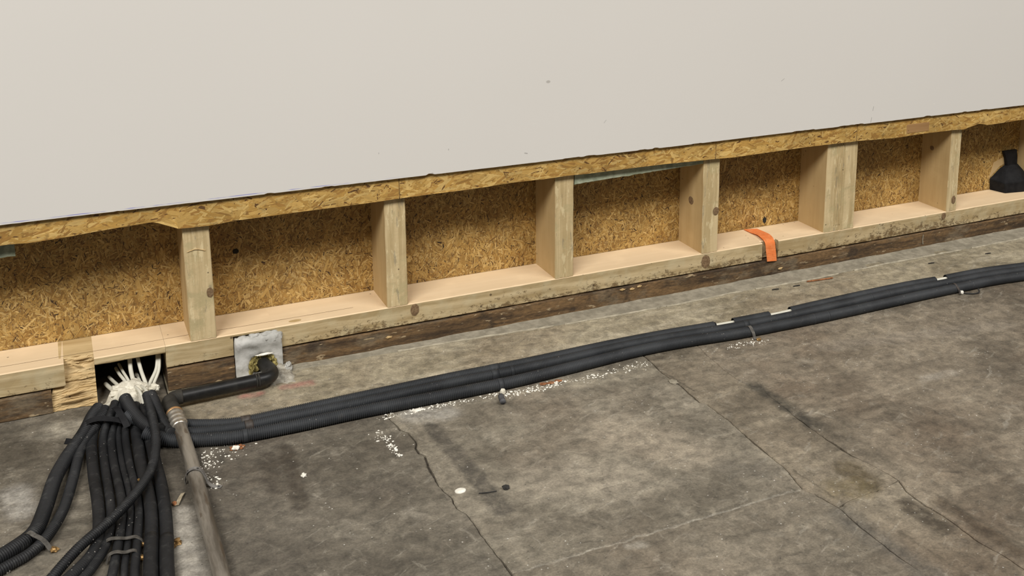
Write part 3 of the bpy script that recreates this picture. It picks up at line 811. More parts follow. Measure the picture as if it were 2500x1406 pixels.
# splintered chisel cut through both plates left of the cable opening
def splintered():
    nx, nzz = 26, 46; V, F = [], []
    for j in range(nzz + 1):
        t = j / nzz; z = 0.002 + (ZS - 0.002) * t
        yb = -0.003 + 0.040 * t ** 1.15
        lay = math.floor(t * 9 + 0.8 * nz(j * 0.31, 3)) ; 
        for i in range(nx + 1):
            s = i / nx
            xl = -0.392 + 0.040 * t; x = xl + (-0.262 - xl) * s
            w = 0.011 * nz(lay * 3.7 + s * 1.2, lay * 1.9) + 0.004 * nz(s * 5, t * 60) + 0.0015 * nz(s * 30, t * 130)
            V.append((x, min(yb + w, 0.05), z))
    m = nx + 1
    for j in range(nzz):
        for i in range(nx): a = j * m + i; F.append([a, a + 1, a + m + 1, a + m])
    n0 = len(V)
    V += [(-0.262, YD, 0.002), (-0.262, YD, ZS), (-0.352, YD, ZS), (-0.392, YD, 0.002)]
    top = [nzz * m + i for i in range(m)]; right = [j * m + nx for j in range(nzz + 1)]; left = [j * m for j in range(nzz + 1)]
    F.append(top + [n0 + 1, n0 + 2]); F.append(right + [n0 + 1, n0]); F.append(left[::-1] + [n0 + 3, n0 + 2])
    o = mk('splintered_cut', V, F, M['splinter'], parent=sill); o['label'] = 'splintered chisel cut face of fresh wood'
    # torn slivers standing proud
    for a, b, r in (((-0.325, 0.022, 0.133), (-0.292, 0.016, 0.118), 0.0035), ((-0.318, 0.03, 0.137), (-0.27, 0.03, 0.139), 0.003), ((-0.35, 0.0, 0.045), (-0.285, -0.004, 0.058), 0.004), ((-0.36, -0.004, 0.028), (-0.27, -0.004, 0.033), 0.004)):
        mid = tuple((Vector(a) + Vector(b)) / 2 + Vector((0, -0.003, 0.001)))
        V, F = tube([a, mid, b], r, 7, step=0.006, rfun=lambda s, L, q: q * (0.25 + 0.75 * math.sin(math.pi * min(max(s / L, 0.02), 0.98))))
        mk('splinter', V, F, M['fresh_wood'], parent=sill)
splintered()
for c, rx, rz in (((0.690, 0, 0.122), 0.014, 0.021), ((1.816, 0, 0.112), 0.019, 0.026), ((3.008, 0, 0.128), 0.013, 0.015)):
    knot(sill, (c[0], -0.0012, c[2]), rx, rz, seed=c[0])
knot(sill, (0.31, 0.022, ZS), 0.02, 0.010, 'z', 3, M['pine_stud_side'])

o = knot(osb_back, (0.166, YD - 0.0012, 0.350), 0.0095, 0.0085, 'y', 1, M['inner_shade']); o.name = 'drill_hole_disc'  # black discs on the sheet, shade inside the drilled holes put into colour
knot(osb_back, (2.20, YD - 0.0012, 0.172), 0.009, 0.013, 'y', 4, M['inner_shade']).name = 'drill_hole_disc'
sole = thing('sole_plate', (0.0, 0.09, 0.0), 'dark damp stained timber sole plate lying on the floor under the bottom plate', 'beam')
def sole_part(x0, x1, seed):
    V, F, mi = beam_x(x0, x1, -0.004, YD, 0.0, 0.0695, seed, jit=0.002, chip=0.004)
    return mk('plate_length', V, F, M['dark_plate'], parent=sole)
sole_part(-2.6, -0.378, 11.0); sole_part(-0.0705, 0.120, 12.0); sole_part(0.262, 5.6, 13.0)
# chalky drip and torn fibres on the sole plate
V, F = ribbon([(2.895, -0.0068, 0.062), (2.893, -0.0070, 0.04), (2.896, -0.0072, 0.02)], (1, 0, 0), 0.004, 0.0010, nseg=2)
mk('chalk_drip', V, F, M['mortar'], parent=sole.children[2])
for x, z in ((1.46, 0.062), (1.50, 0.058), (1.53, 0.063), (0.60, 0.045), (2.16, 0.03)):
    V, F = rock((x, -0.006, z), (0.010, 0.003, 0.004), x * 9, 2, 0.7); mk('torn_fibre', V, F, M['fresh_wood'], parent=sole.children[2])

SW = 0.0746
def stud(x0, w, label, seed, lean=0.0):
    n = 40; z0, z1 = ZS, 2.6; V, F, mi = [], [], []
    zz = np.concatenate([np.arange(z0, 0.62, 0.012), [0.8, 1.2, 2.6]])
    e = 0.0025
    for z in zz:
        r = lambda k: nz(z * 21, k * 5.3 + seed, seed) * 0.0013
        dx = lean * (z - z0)
        prof = [(x0 + e, 0.0 + r(1)), (x0 + w * 0.35, r(7)), (x0 + w * 0.68, r(8)), (x0 + w - e, 0.0 + r(2)), (x0 + w + r(3), e), (x0 + w, YD), (x0, YD), (x0 + r(4), e)]
        V += [(x + dx, max(y, -0.0001) if z > 0.50 else y, z) for x, y in prof]
    m = 8
    for i in range(len(zz) - 1):
        for j in range(m):
            a = i * m + j; b = i * m + (j + 1) % m
            F.append([a, b, b + m, a + m]); mi.append(0 if j in (0, 1, 2, 3, 7) else 1)
    F.append(list(range(m))[::-1]); F.append([(len(zz) - 1) * m + j for j in range(m)]); mi += [0, 0]
    o = thing('stud', (x0 + w / 2, 0.08, ZS), label, 'stud', 'upright studs of the wall frame')
    t = mk('timber', V, F, [M['pine_stud_front'], M['pine_stud_side']], parent=o, mi=mi)
    o['t'] = t.name
    return o
S = [stud(0.0, SW, 'leftmost pine stud, with a pale curved scratch near its top', 1.1, -0.004),
     stud(0.600, SW - 0.006, 'second pine stud from the left, rough sawn with blue grey smudges', 2.2),
     stud(1.196, SW - 0.004, 'third pine stud from the left, beside the bay with the pale green board edge', 3.3),
     stud(1.797, SW - 0.004, 'fourth pine stud from the left, with a round knot on its front', 4.4)]
dbl = thing('stud', (2.445, 0.08, ZS), 'double width pine stud right of the orange strap, with vertical grooves', 'stud', 'upright studs of the wall frame')
def dbl_part(x0, w, seed):
    q = stud(x0, w, 'tmp', seed); ch = q.children[0]; ch.parent = dbl
    off = Vector(ORG[q.name]) - Vector(ORG[dbl.name])
    ch.data.transform(Matrix.Translation(off)); ORG[ch.name] = ORG[dbl.name]; dbl['t'] = ch.name; bpy.data.objects.remove(q, do_unlink=True)
dbl_part(2.369, 0.078, 5.5); dbl_part(2.4475, 0.073, 6.6)
S.append(stud(3.0206, 0.058, 'narrow pine stud between the double stud and the black duct piece', 7.7))
S.append(stud(3.613, 0.07, 'pine stud at the right edge of the picture, beside the black duct piece', 8.8))
knot(S[0], (0.064, 0.0, 0.29), 0.010, 0.016, seed=1); knot(S[3], (1.855, -0.001, 0.305), 0.013, 0.016, seed=2)
knot(S[3], (1.797, 0.085, 0.33), 0.018, 0.016, 'x', 3); knot(S[4], (3.058, -0.001, 0.194), 0.012, 0.018, seed=4)
knot(S[4], (3.0206, 0.11, 0.40), 0.012, 0.010, 'x', 5)
# pale curved scratch on the first stud, torn grooves on the double stud
V, F = tube([(0.008, -0.0012, 0.426), (0.032, -0.0016, 0.432), (0.058, -0.0013, 0.424)], 0.0012, 6, step=0.004); mk('scratch', V, F, M['fresh_wood'], parent=bpy.data.objects[S[0]['t']])
for i, x in enumerate((2.418, 2.426, 2.434, 2.4445)):
    pts = [(x + 0.0012 * math.sin(k * 1.3 + i), -0.0006, 0.17 + k * 0.033) for k in range(11)]
    V, F = tube(pts, 0.0022, 6, step=0.01); mk('raised_grain', V, F, M['pine_stud_front'], parent=bpy.data.objects[dbl['t']])

# pale green board edge hanging at the top of the fourth bay, and one at the far left
def green_piece(x0, x1, y0, y1, z0f, z1, label, seed):
    xs = np.linspace(x0, x1, 50); V, F = [], []
    for x in xs:
        z = z0f((x - x0) / (x1 - x0)) + 0.0022 * nz(x * 30, seed) + 0.0015 * nz(x * 90, seed + 3)
        V += [(x, y0, z1), (x, y0 + 0.001 * nz(x * 40, 2), z + 0.002), (x, y0 + 0.003, z), (x, y1, z + 0.003), (x, y1, z1)]
    m = 5
    for i in range(len(xs) - 1):
        for j in range(m):
            a = i * m + j; b = i * m + (j + 1) % m; F.append([a, b, b + m, a + m])
    F.append(list(range(m))[::-1]); F.append([(len(xs) - 1) * m + j for j in range(m)])
    return tag(mk('green_board_edge', V, F, M['gypsum']), label, 'board')
green_piece(1.272, 1.796, 0.004, 0.017, lambda t: 0.477 + 0.016 * t, 0.57, 'pale green board edge hanging below the strand board strip between third and fourth stud', 1)
green_piece(-0.75, -0.432, 0.02, 0.032, lambda t: 0.474, 0.57, 'grey green board scrap under the strand board strip at the far left', 5)

# ------------------------------------------------------------------ orange strap over the plate
def strap():
    L = [(2.098, 0.166, 0.1476), (2.098, 0.120, 0.149), (2.099, 0.075, 0.153), (2.091, 0.035, 0.1535), (2.086, 0.008, 0.1500), (2.0855, -0.003, 0.139), (2.088, -0.005, 0.115), (2.091, -0.0075, 0.090), (2.093, -0.0085, 0.070)]
    Rr = [(2.150, 0.150, 0.1476), (2.152, 0.105, 0.149), (2.150, 0.065, 0.151), (2.140, 0.032, 0.1525), (2.132, 0.008, 0.1500), (2.1305, -0.003, 0.139), (2.133, -0.005, 0.115), (2.136, -0.0075, 0.090), (2.138, -0.0085, 0.066)]
    a, *_ = resample(L, 0.004); n = len(a); b, s, cum, D = resample(Rr, 0.002)
    idx = np.linspace(0, len(b) - 1, n).astype(int); b = b[idx]
    m = 15; V, U = [], []
    T = np.gradient((a + b) / 2, axis=0); T /= np.linalg.norm(T, axis=1)[:, None]
    for side in (1, -1):
        for i in range(n):
            sd = b[i] - a[i]; sd = sd / np.linalg.norm(sd); nn = np.cross(sd, T[i]); nn = nn if (nn[2] > 0 or nn[1] < 0) else -nn
            for k in range(m):
                h = 0.0011 + (0.0006 * (k % 2) if side > 0 else 0)
                V.append(a[i] + (b[i] - a[i]) * k / (m - 1) + nn * h * side); U.append((k / (m - 1), i / n))
    F = []; N = n * m
    for i in range(n - 1):
        for k in range(m - 1):
            q = i * m + k; F.append([q, q + m, q + m + 1, q + 1]); F.append([N + q, N + q + 1, N + q + m + 1, N + q + m])
        F.append([i * m, N + i * m, N + i * m + m, i * m + m]); e = m - 1; F.append([i * m + e, i * m + m + e, N + i * m + m + e, N + i * m + e])
    for i in (0, n - 1):
        for k in range(m - 1): q = i * m + k; F.append([q, q + 1, N + q + 1, N + q])
    o = tag(mk('webbing_strap', V, F, M['strap']), 'orange webbing strap draped over the notch in the bottom plate', 'strap')
    uvl = o.data.uv_layers.new(name='UVMap'); li = np.zeros(len(o.data.loops), dtype=np.int32); o.data.loops.foreach_get('vertex_index', li)
    uvl.data.foreach_set('uv', np.array(U, dtype=np.float32)[li].ravel())
strap()

# ------------------------------------------------------------------ black faceted duct piece in the last bay
def duct():
    o = thing('duct_piece', (3.53, 0.12, ZS), 'black faceted plastic duct piece with a narrow neck, standing at the right edge', 'duct')
    def loft(name, rings):
        V, F = [], []; m = len(rings[0])
        for r in rings: V += r
        for i in range(len(rings) - 1):
            for j in range(m):
                a = i * m + j; b = i * m + (j + 1) % m; F.append([a, b, b + m, a + m])
        F.append(list(range(m))[::-1]); F.append([(len(rings) - 1) * m + j for j in range(m)])
        bm = bmesh.new(); vs = [bm.verts.new(v) for v in V]
        for f in F: bm.faces.new([vs[i] for i in f])
        bmesh.ops.bevel(bm, geom=bm.edges[:], offset=0.002, segments=2, affect='EDGES', clamp_overlap=True)
        V, F = bm_out(bm); return mk(name, V, F, M['black_rubber'], parent=o)
    Z = ZS + 0.0008
    loft('body', [[(3.447, 0.169, Z), (3.466, 0.092, Z), (3.565, 0.074, Z), (3.611, 0.084, Z), (3.611, 0.169, Z)],
                  [(3.441, 0.169, 0.198), (3.462, 0.096, 0.190), (3.563, 0.078, 0.194), (3.611, 0.088, 0.194), (3.611, 0.169, 0.198)],
                  [(3.497, 0.169, 0.240), (3.500, 0.135, 0.234), (3.575, 0.122, 0.236), (3.606, 0.126, 0.232), (3.606, 0.169, 0.240)],
                  [(3.532, 0.169, 0.256), (3.532, 0.150, 0.256), (3.585, 0.146, 0.256), (3.594, 0.150, 0.256), (3.594, 0.169, 0.256)]])
    loft('neck', [[(3.530, 0.170, 0.250), (3.530, 0.150, 0.250), (3.592, 0.150, 0.250), (3.592, 0.170, 0.250)],
                  [(3.520, 0.170, 0.290), (3.518, 0.152, 0.290), (3.592, 0.152, 0.290), (3.592, 0.170, 0.290)],
                  [(3.503, 0.170, 0.322), (3.500, 0.154, 0.326), (3.587, 0.154, 0.324), (3.588, 0.170, 0.322)]])
duct()
bm_poly = [(3.436, 0.1690, 0.198), (3.50, 0.1690, 0.250), (3.54, 0.1690, 0.262), (3.525, 0.1690, 0.292), (3.46, 0.1690, 0.272)]
V = bm_poly + [(x, 0.1712, z) for x, y, z in bm_poly]; m = len(bm_poly)
F = [list(range(m)), [m + i for i in reversed(range(m))]] + [[i, m + i, m + (i + 1) % m, (i + 1) % m] for i in range(m)]
mk('torn_patch', V, F, M['fresh_wood'], parent=osb_back)

# ------------------------------------------------------------------ concrete block with pipe hole
blk = thing('concrete_block', (0.19, 0.05, 0.0), 'pale grey poured concrete block with a broken round hole, set in the plates', 'block')
def block_mesh():
    n = 64; x0, x1 = 0.1225, 0.2615; cx, cz = 0.200, 0.036
    def outer(k):
        a = 2 * math.pi * k / n; dx, dz = math.cos(a), math.sin(a)
        t = 1e9
        if dx > 1e-9: t = min(t, (x1 - cx) / dx)
        if dx < -1e-9: t = min(t, (x0 - cx) / dx)
        top = 0.126
        if dz > 1e-9: t = min(t, (top - cz) / dz)
        if dz < -1e-9: t = min(t, (0.0 - cz) / dz)
        x, z = cx + dx * t, cz + dz * t
        if z > 0.12: z += 0.008 * nz(x * 38, 1.7) + 0.003
        return x, z
    def hole(k):
        a = 2 * math.pi * k / n; r = 0.033 * (1 + 0.16 * nz(math.cos(a) * 2.2, math.sin(a) * 2.2, 5))
        return cx + 1.12 * r * math.cos(a), max(cz + 0.9 * r * math.sin(a), 0.004)
    V, F = [], []; rings = 9
    for r in range(rings):
        t = r / (rings - 1)
        for k in range(n):
            ox, oz = outer(k); hx, hz = hole(k); x = ox + (hx - ox) * t; z = oz + (hz - oz) * t
            bulge = 0.010 * math.exp(-((z - 0.112) / 0.02) ** 2) if t > 0.01 else 0.003
            y = -0.010 - bulge + 0.004 * nz(x * 40, z * 40, 2.0) + 0.0014 * nz(x * 120, z * 120)
            if t > 0.97: y += 0.004
            V.append((x, y, z))
    for q, (yy, sc) in enumerate(((0.03, 0.93), (0.12, 0.9))):
        for k in range(n): hx, hz = hole(k); V.append((cx + (hx - cx) * sc, yy, cz + (hz - cz) * sc))
    for k in range(n): ox, oz = outer(k); V.append((ox, 0.12, oz))
    tot = rings + 2
    for r in range(tot - 1):
        for k in range(n): a = r * n + k; b = r * n + (k + 1) % n; F.append([a, b, b + n, a + n])
    q = tot * n
    for k in range(n): F.append([k, q + k, q + (k + 1) % n, (k + 1) % n])
    bb = mk('block_body', V, F, M['block'], parent=blk, smooth=True)
    # top lumps of squeezed out concrete
    for c, s, sd in (((0.150, 0.004, 0.118), (0.026, 0.016, 0.014), 1), ((0.182, 0.002, 0.124), (0.020, 0.016, 0.013), 2), ((0.215, 0.002, 0.122), (0.024, 0.018, 0.014), 3), ((0.243, -0.003, 0.117), (0.021, 0.017, 0.017), 4)):
        V, F = rock(c, s, sd, 3, 0.4); mk('concrete_lump', V, F, M['block'], parent=bb, smooth=True)
    V, F = rock((0.206, -0.020, 0.071), (0.023, 0.0055, 0.0035), 8, 3, 0.5); mk('lip', V, F, M['plaster'], parent=bb, smooth=True)
    # mortar apron spilled on the floor to the right of the pipe
    m = 26; V, F = [], []
    for j in range(m + 1):
        for i in range(m + 1):
            u, v = i / m, j / m; x = 0.19 + 0.095 * u; y = 0.0 - 0.112 * v * (0.9 + 0.25 * nz(x * 40, 1.0)) ; x += 0.010 * nz(y * 30, 2.0) * u
            h = 0.028 * (1 - v) ** 1.6 * (0.45 + 0.55 * math.sin(math.pi * min(1, u * 0.9 + 0.1))) + 0.006 * nz(x * 70, y * 70) + 0.0035 * nz(x * 190, y * 190) + 0.003
            e = min(u, 1 - u, 1 - v) ; V.append((x, y - 0.006, h * min(1, e * 8) - 0.0015))
    for j in range(m):
        for i in range(m): a = j * (m + 1) + i; F.append([a, a + m + 1, a + m + 2, a + 1])
    o = mk('mortar_apron', V, F, M['apron'], parent=blk, smooth=True)
    V, F = rock((0.276, -0.02, 0.014), (0.012, 0.014, 0.016), 12, 3, 0.5); mk('mortar_lump', V, F, M['block'], parent=blk)
block_mesh()
# mineral wool tufts around the pipe in the hole
wool = thing('wool_tuft', (0.2, 0.0, 0.012), 'yellow green mineral wool stuffed around the black pipe in the concrete block', 'insulation')
for c, s, sd in (((0.171, -0.004, 0.030), (0.013, 0.016, 0.020), 1), ((0.178, -0.003, 0.049), (0.011, 0.012, 0.015), 2), ((0.234, -0.004, 0.036), (0.012, 0.015, 0.019), 3), ((0.226, -0.003, 0.053), (0.010, 0.012, 0.012), 4), ((0.206, 0.004, 0.060), (0.013, 0.010, 0.009), 5)):
    bmv, bmf = rock(c, s, sd, 3, 0.9); mk('tuft', bmv, bmf, M['wool'], parent=wool)
rg = random.Random(3); V, F = [], []
for i in range(160):
    a = rg.uniform(0.2, 2.9); r = rg.uniform(0.024, 0.036); c = Vector((0.202 + 1.1 * r * math.cos(a), rg.uniform(-0.018, 0.0), 0.034 + r * 0.85 * math.sin(a)))
    d = Vector((rg.gauss(0, 1), rg.gauss(-0.5, 0.6), rg.gauss(0, 1))).normalized() * rg.uniform(0.006, 0.014); s = d.cross(Vector((0.3, 1, 0.2))).normalized() * 0.0005
    n0 = len(V); V += [c - s, c + s, c + d + s * 0.3, c + d * 1.02]; F.append([n0, n0 + 1, n0 + 2, n0 + 3])
o = mk('wool_fibres', V, F, M['wool'], parent=wool); o['kind'] = 'stuff'

# ------------------------------------------------------------------ black insulated pipe and steel pipe with press fitting
bp = thing('black_pipe', (0.06, -0.12, 0.0), 'black plastic pipe lying along the sole plate into the concrete block', 'pipe')
V, F = tube([(-0.052, -0.130, 0.036), (0.06, -0.125, 0.036), (0.172, -0.120, 0.036)], 0.0198, 24, step=0.01); mk('straight_length', V, F, M['black_pipe'], parent=bp, smooth=True)
V, F = tube([(0.166, -0.1203, 0.036), (0.190, -0.118, 0.036), (0.207, -0.108, 0.036), (0.214, -0.090, 0.037), (0.212, -0.066, 0.038), (0.204, -0.02, 0.038), (0.202, 0.06, 0.038)], 0.0205, 24, step=0.004); mk('elbow', V, F, M['black_pipe'], parent=bp, smooth=True)
for x in (0.163, 0.170):
    V, F = tube([(x - 0.002, -0.1204, 0.036), (x, -0.1203, 0.036), (x + 0.002, -0.1202, 0.036)], 0.0218, 24, step=0.001); mk('collar', V, F, M['insulation'], parent=bp, smooth=True)
V, F = tube([(-0.055, -0.1295, 0.036), (-0.050, -0.130, 0.036), (-0.045, -0.1297, 0.036)], 0.0212, 24, step=0.002); mk('collar', V, F, M['insulation'], parent=bp, smooth=True)
V, F = tube([(-0.045, -0.130, 0.036), (-0.062, -0.132, 0.036), (-0.077, -0.143, 0.036), (-0.082, -0.162, 0.036), (-0.080, -0.195, 0.0355), (-0.0755, -0.242, 0.0345)], 0.0212, 26, step=0.003, rfun=lambda s, L, q: q + 0.0012 * math.sin(s * 150) * (s > 0.03)); mk('insulated_bend', V, F, M['insulation'], parent=bp, smooth=True)

PIPE = [(-0.0755, -0.240, 0.0345), (-0.0700, -0.345, 0.0325), (-0.0655, -0.515, 0.029), (-0.064, -0.765, 0.0235), (-0.0625, -1.02, 0.0195), (-0.0610, -1.30, 0.0195), (-0.060, -1.60, 0.0195)]
sp = thing('steel_pipe', (-0.065, -0.6, 0.0), 'dirty grey steel pipe running towards the viewer from a ringed press fitting', 'pipe')
V, F = tube(PIPE, 0.0178, 26, step=0.02); mk('straight_length', V, F, M['steel'], parent=sp, smooth=True)
def fit(s, L, q):
    r = 0.0205
    for c, w, h in ((0.012, 0.009, 0.0042), (0.036, 0.006, 0.0034), (0.060, 0.006, 0.0034)): r += h * math.exp(-((s - c) / w) ** 2)
    return r
V, F = tube([(-0.0757, -0.238, 0.0345), (-0.0738, -0.275, 0.0338), (-0.0715, -0.318, 0.033)], 0.0205, 30, step=0.0015, rfun=fit); mk('press_fitting', V, F, M['steel_fit'], parent=sp, smooth=True)
V, F = tube([(-0.0760, -0.232, 0.0346), (-0.0758, -0.236, 0.0345), (-0.0755, -0.2405, 0.0345)], 0.0235, 30, step=0.001); mk('copper_rim', V, F, M['copper'], parent=sp, smooth=True)
# perforated band clip over the pipe, tail on the floor
clip = thing('pipe_clip', (-0.055, -0.6, 0.0), 'grey perforated metal band hooked over the steel pipe', 'clip')
V, F = ribbon([(-0.086, -0.565, 0.004), (-0.0865, -0.572, 0.024), (-0.080, -0.580, 0.041), (-0.066, -0.586, 0.0488), (-0.050, -0.590, 0.042), (-0.042, -0.596, 0.026), (-0.036, -0.603, 0.009), (-0.026, -0.612, 0.0022), (-0.008, -0.624, 0.0018)], (0.25, 1, 0), 0.014, 0.0014, step=0.003)
pb = mk('band', V, F, M['galv'], parent=clip)
for c, ax in (((-0.0795, -0.5805, 0.0425), 0), ((-0.058, -0.589, 0.0480), 1), ((-0.014, -0.620, 0.0028), 2)):
    V, F = rock(c, (0.003, 0.003, 0.0009), 1, 2, 0.0); mk('band_hole', V, F, M['dark_bit'], parent=pb)  # dark dots on the band, shade in its perforations painted as colour

# ------------------------------------------------------------------ corrugated conduits along the wall
RAD = {'R1': 0.0150, 'R2': 0.0160, 'R3': 0.0183}
R3 = [(-0.160,-0.318,0.040), (-0.120,-0.345,0.026), (-0.088,-0.362,0.0185), (-0.043,-0.378), (0.011,-0.398), (0.059,-0.412), (0.146,-0.417), (0.239,-0.420), (0.370,-0.419), (0.504,-0.423), (0.665,-0.429), (0.821,-0.434), (0.905,-0.433), (1.026,-0.426), (1.151,-0.418), (1.284,-0.409), (1.413,-0.410), (1.524,-0.419), (1.602,-0.428), (1.708,-0.438), (1.936,-0.446), (2.181,-0.448), (2.446,-0.446), (2.648,-0.448), (2.829,-0.450), (2.994,-0.468), (3.25,-0.50), (3.8,-0.54), (4.6,-0.56)]
R2 = [(-0.20,-0.235,0.060), (-0.168,-0.262,0.050), (-0.125,-0.290,0.030), (-0.090,-0.308,0.018), (-0.054,-0.324), (0.018,-0.345), (0.093,-0.357), (0.189,-0.356), (0.318,-0.358), (0.452,-0.361), (0.595,-0.357), (0.709,-0.356), (0.819,-0.360), (0.937,-0.360), (1.057,-0.358), (1.182,-0.354), (1.315,-0.351), (1.443,-0.357), (1.555,-0.367), (1.690,-0.379), (1.920,-0.385), (2.169,-0.383), (2.441,-0.378), (2.639,-0.385), (2.851,-0.393), (3.055,-0.415), (3.3,-0.445), (3.8,-0.49), (4.6,-0.51)]
R1 = [(-0.150,-0.225,0.030), (-0.110,-0.238,0.018), (-0.057,-0.266), (0.024,-0.306), (0.098,-0.322), (0.195,-0.322), (0.326,-0.320), (0.464,-0.318), (0.608,-0.316), (0.723,-0.315), (0.874,-0.319), (0.993,-0.320), (1.160,-0.317), (1.287,-0.317), (1.463,-0.323), (1.577,-0.332), (1.681,-0.339), (1.725,-0.341), (1.895,-0.347), (1.955,-0.345), (2.208,-0.337), (2.481,-0.335), (2.676,-0.345), (2.892,-0.352), (3.088,-0.380), (3.3,-0.408), (3.8,-0.45), (4.6,-0.465)]
def z3(path, z): return [tuple(p) if len(p) == 3 else (p[0], p[1], z) for p in path]
PITCH = 0.0056
GR = 'corrugated conduits along the wall'
P3 = z3(R3, RAD['R3']); P2 = z3(R2, RAD['R2']); P1 = z3(R1, RAD['R1'])
def run(name, path, r, label, mat, pitch, group, amp=0.0027, segs=16, sm=6):
    o = thing(name, (path[len(path) // 2][0], path[len(path) // 2][1], 0.0), label, 'conduit', group)
    V, F = tube(path, r, segs, pitch, amp, smooth_it=sm); mk('sleeve', V, F, mat, parent=o, smooth=True)
    return o
c3 = run('corrugated_conduit', P3, RAD['R3'], 'thickest slate grey corrugated conduit on the floor, nearest the viewer of three along the wall', M['conduit_grey'], PITCH, GR)
c2 = run('corrugated_conduit', P2, RAD['R2'], 'middle slate grey corrugated conduit of the three along the wall', M['conduit_grey'], PITCH * 0.92, GR)
def cut(path, x0, x1):
    b, *_ = resample(path, 0.01); return [tuple(p) for p in b if x0 <= p[0] <= x1][::3]
c1 = thing('corrugated_conduit', (1.2, -0.32, 0.0), 'rearmost slate grey corrugated conduit along the wall, broken open to show white cable', 'conduit', GR)
head = [p for p in P1 if p[0] < -0.02] + cut(P1, 0.0, 1.672)
for seg in (head, cut(P1, 1.718, 1.898), cut(P1, 1.952, 2.672), cut(P1, 2.70, 4.6)):
    V, F = tube(seg, RAD['R1'], 16, PITCH * 0.92, 0.0027, cap=False, smooth_it=3); mk('sleeve', V, F, M['conduit_grey'], parent=c1, smooth=True)
    V, F = tube(seg, RAD['R1'] - 0.0034, 14, step=0.03, cap=False); mk('sleeve_inner_dark', V, [f[::-1] for f in F], M['black_rubber'], parent=c1)  # added black inner tube, paints the darkness inside the open sleeve
V, F = tube(cut(P1, 1.60, 2.76), 0.0072, 12, step=0.01); V = [(v[0], v[1], v[2] - 0.001) for v in V]; q = mk('cable', V, F, M['cable'], parent=c1, smooth=True); q['label'] = 'white cable inside the broken conduit'
# smooth couplings and tape on the conduits
def band(parent, path, x, r, w, mat, name='coupling'):
    b, *_ = resample(path, 0.004); i = int(np.abs(b[:, 0] - x).argmin()); i = min(max(i, 3), len(b) - 4)
    t = b[i + 3] - b[i - 3]; t /= np.linalg.norm(t); c = b[i]
    V, F = tube([tuple(c - t * w / 2), tuple(c), tuple(c + t * w / 2)], r, 20, step=w / 3); return mk(name, V, F, mat, parent=parent.children[0], smooth=True)
band(c3, P3, 0.820, RAD['R3'] + 0.0004, 0.016, M['conduit_grey']); band(c3, P3, 0.085, RAD['R3'] + 0.0003, 0.013, M['conduit_grey'])
band(c3, P3, 1.985, RAD['R3'] + 0.0003, 0.006, M['conduit_grey']); band(c3, P3, 2.045, RAD['R3'] + 0.0003, 0.006, M['conduit_grey'])
band(c2, P2, 0.832, RAD['R2'] + 0.0004, 0.022, M['conduit_grey']); band(c2, P2, 0.885, RAD['R2'] + 0.0004, 0.010, M['conduit_grey'])
band(c2, P2, 0.105, RAD['R2'] + 0.0005, 0.022, M['brown_tape'], 'tape'); band(c1, P1, 0.098, RAD['R1'] + 0.0005, 0.026, M['brown_tape'], 'tape')
band(c2, P2, 1.745, RAD['R2'] + 0.0004, 0.02, M['conduit_grey']); band(c2, P2, 2.30, RAD['R2'] + 0.0003, 0.005, M['conduit_grey']); band(c2, P2, 2.38, RAD['R2'] + 0.0003, 0.005, M['conduit_grey'])
band(c1, P1, 0.845, RAD['R1'] + 0.0004, 0.03, M['conduit_grey'])
# fixing band over the three conduits near the broken sleeve, and one at the right
def fix_band(x, y3, label):
    o = thing('fixing_band', (x, y3, 0), label, 'clip')
    V, F = ribbon([(x + 0.008, y3 - 0.034, 0.002), (x + 0.005, y3 - 0.026, 0.006), (x + 0.003, y3 - 0.0195, 0.022), (x, y3, 0.0388), (x - 0.003, y3 + 0.0185, 0.026), (x - 0.004, y3 + 0.0205, 0.012)], (1, 0.1, 0), 0.012, 0.0012)
    b = mk('band', V, F, M['old_band'], parent=o)
    V, F = rock((x + 0.012, y3 - 0.040, 0.004), (0.010, 0.006, 0.004), 3, 2, 0.6); mk('nail_head', V, F, M['brass'], parent=b)
fix_band(1.722, -0.440, 'dark fixing band over the thickest conduit beside the broken sleeve')
o = thing('fixing_band', (2.66, -0.46, 0), 'small dark wire clip with pale plug beside the conduits at the right', 'clip')
V, F = tube([(2.672, -0.470, 0.005), (2.70, -0.490, 0.004), (2.735, -0.492, 0.004), (2.742, -0.478, 0.012)], 0.003, 8, step=0.005); mk('wire', V, F, M['dark_bit'], parent=o)
V, F = rock((2.664, -0.470, 0.008), (0.010, 0.007, 0.008), 5, 2, 0.4); mk('plug', V, F, M['plaster'], parent=o)
V, F = ribbon([(2.655, -0.476, 0.004), (2.652, -0.468, 0.022), (2.648, -0.448, 0.0388), (2.646, -0.430, 0.028)], (1, 0, 0), 0.009, 0.001); mk('band', V, F, M['brown_tape'], parent=o)

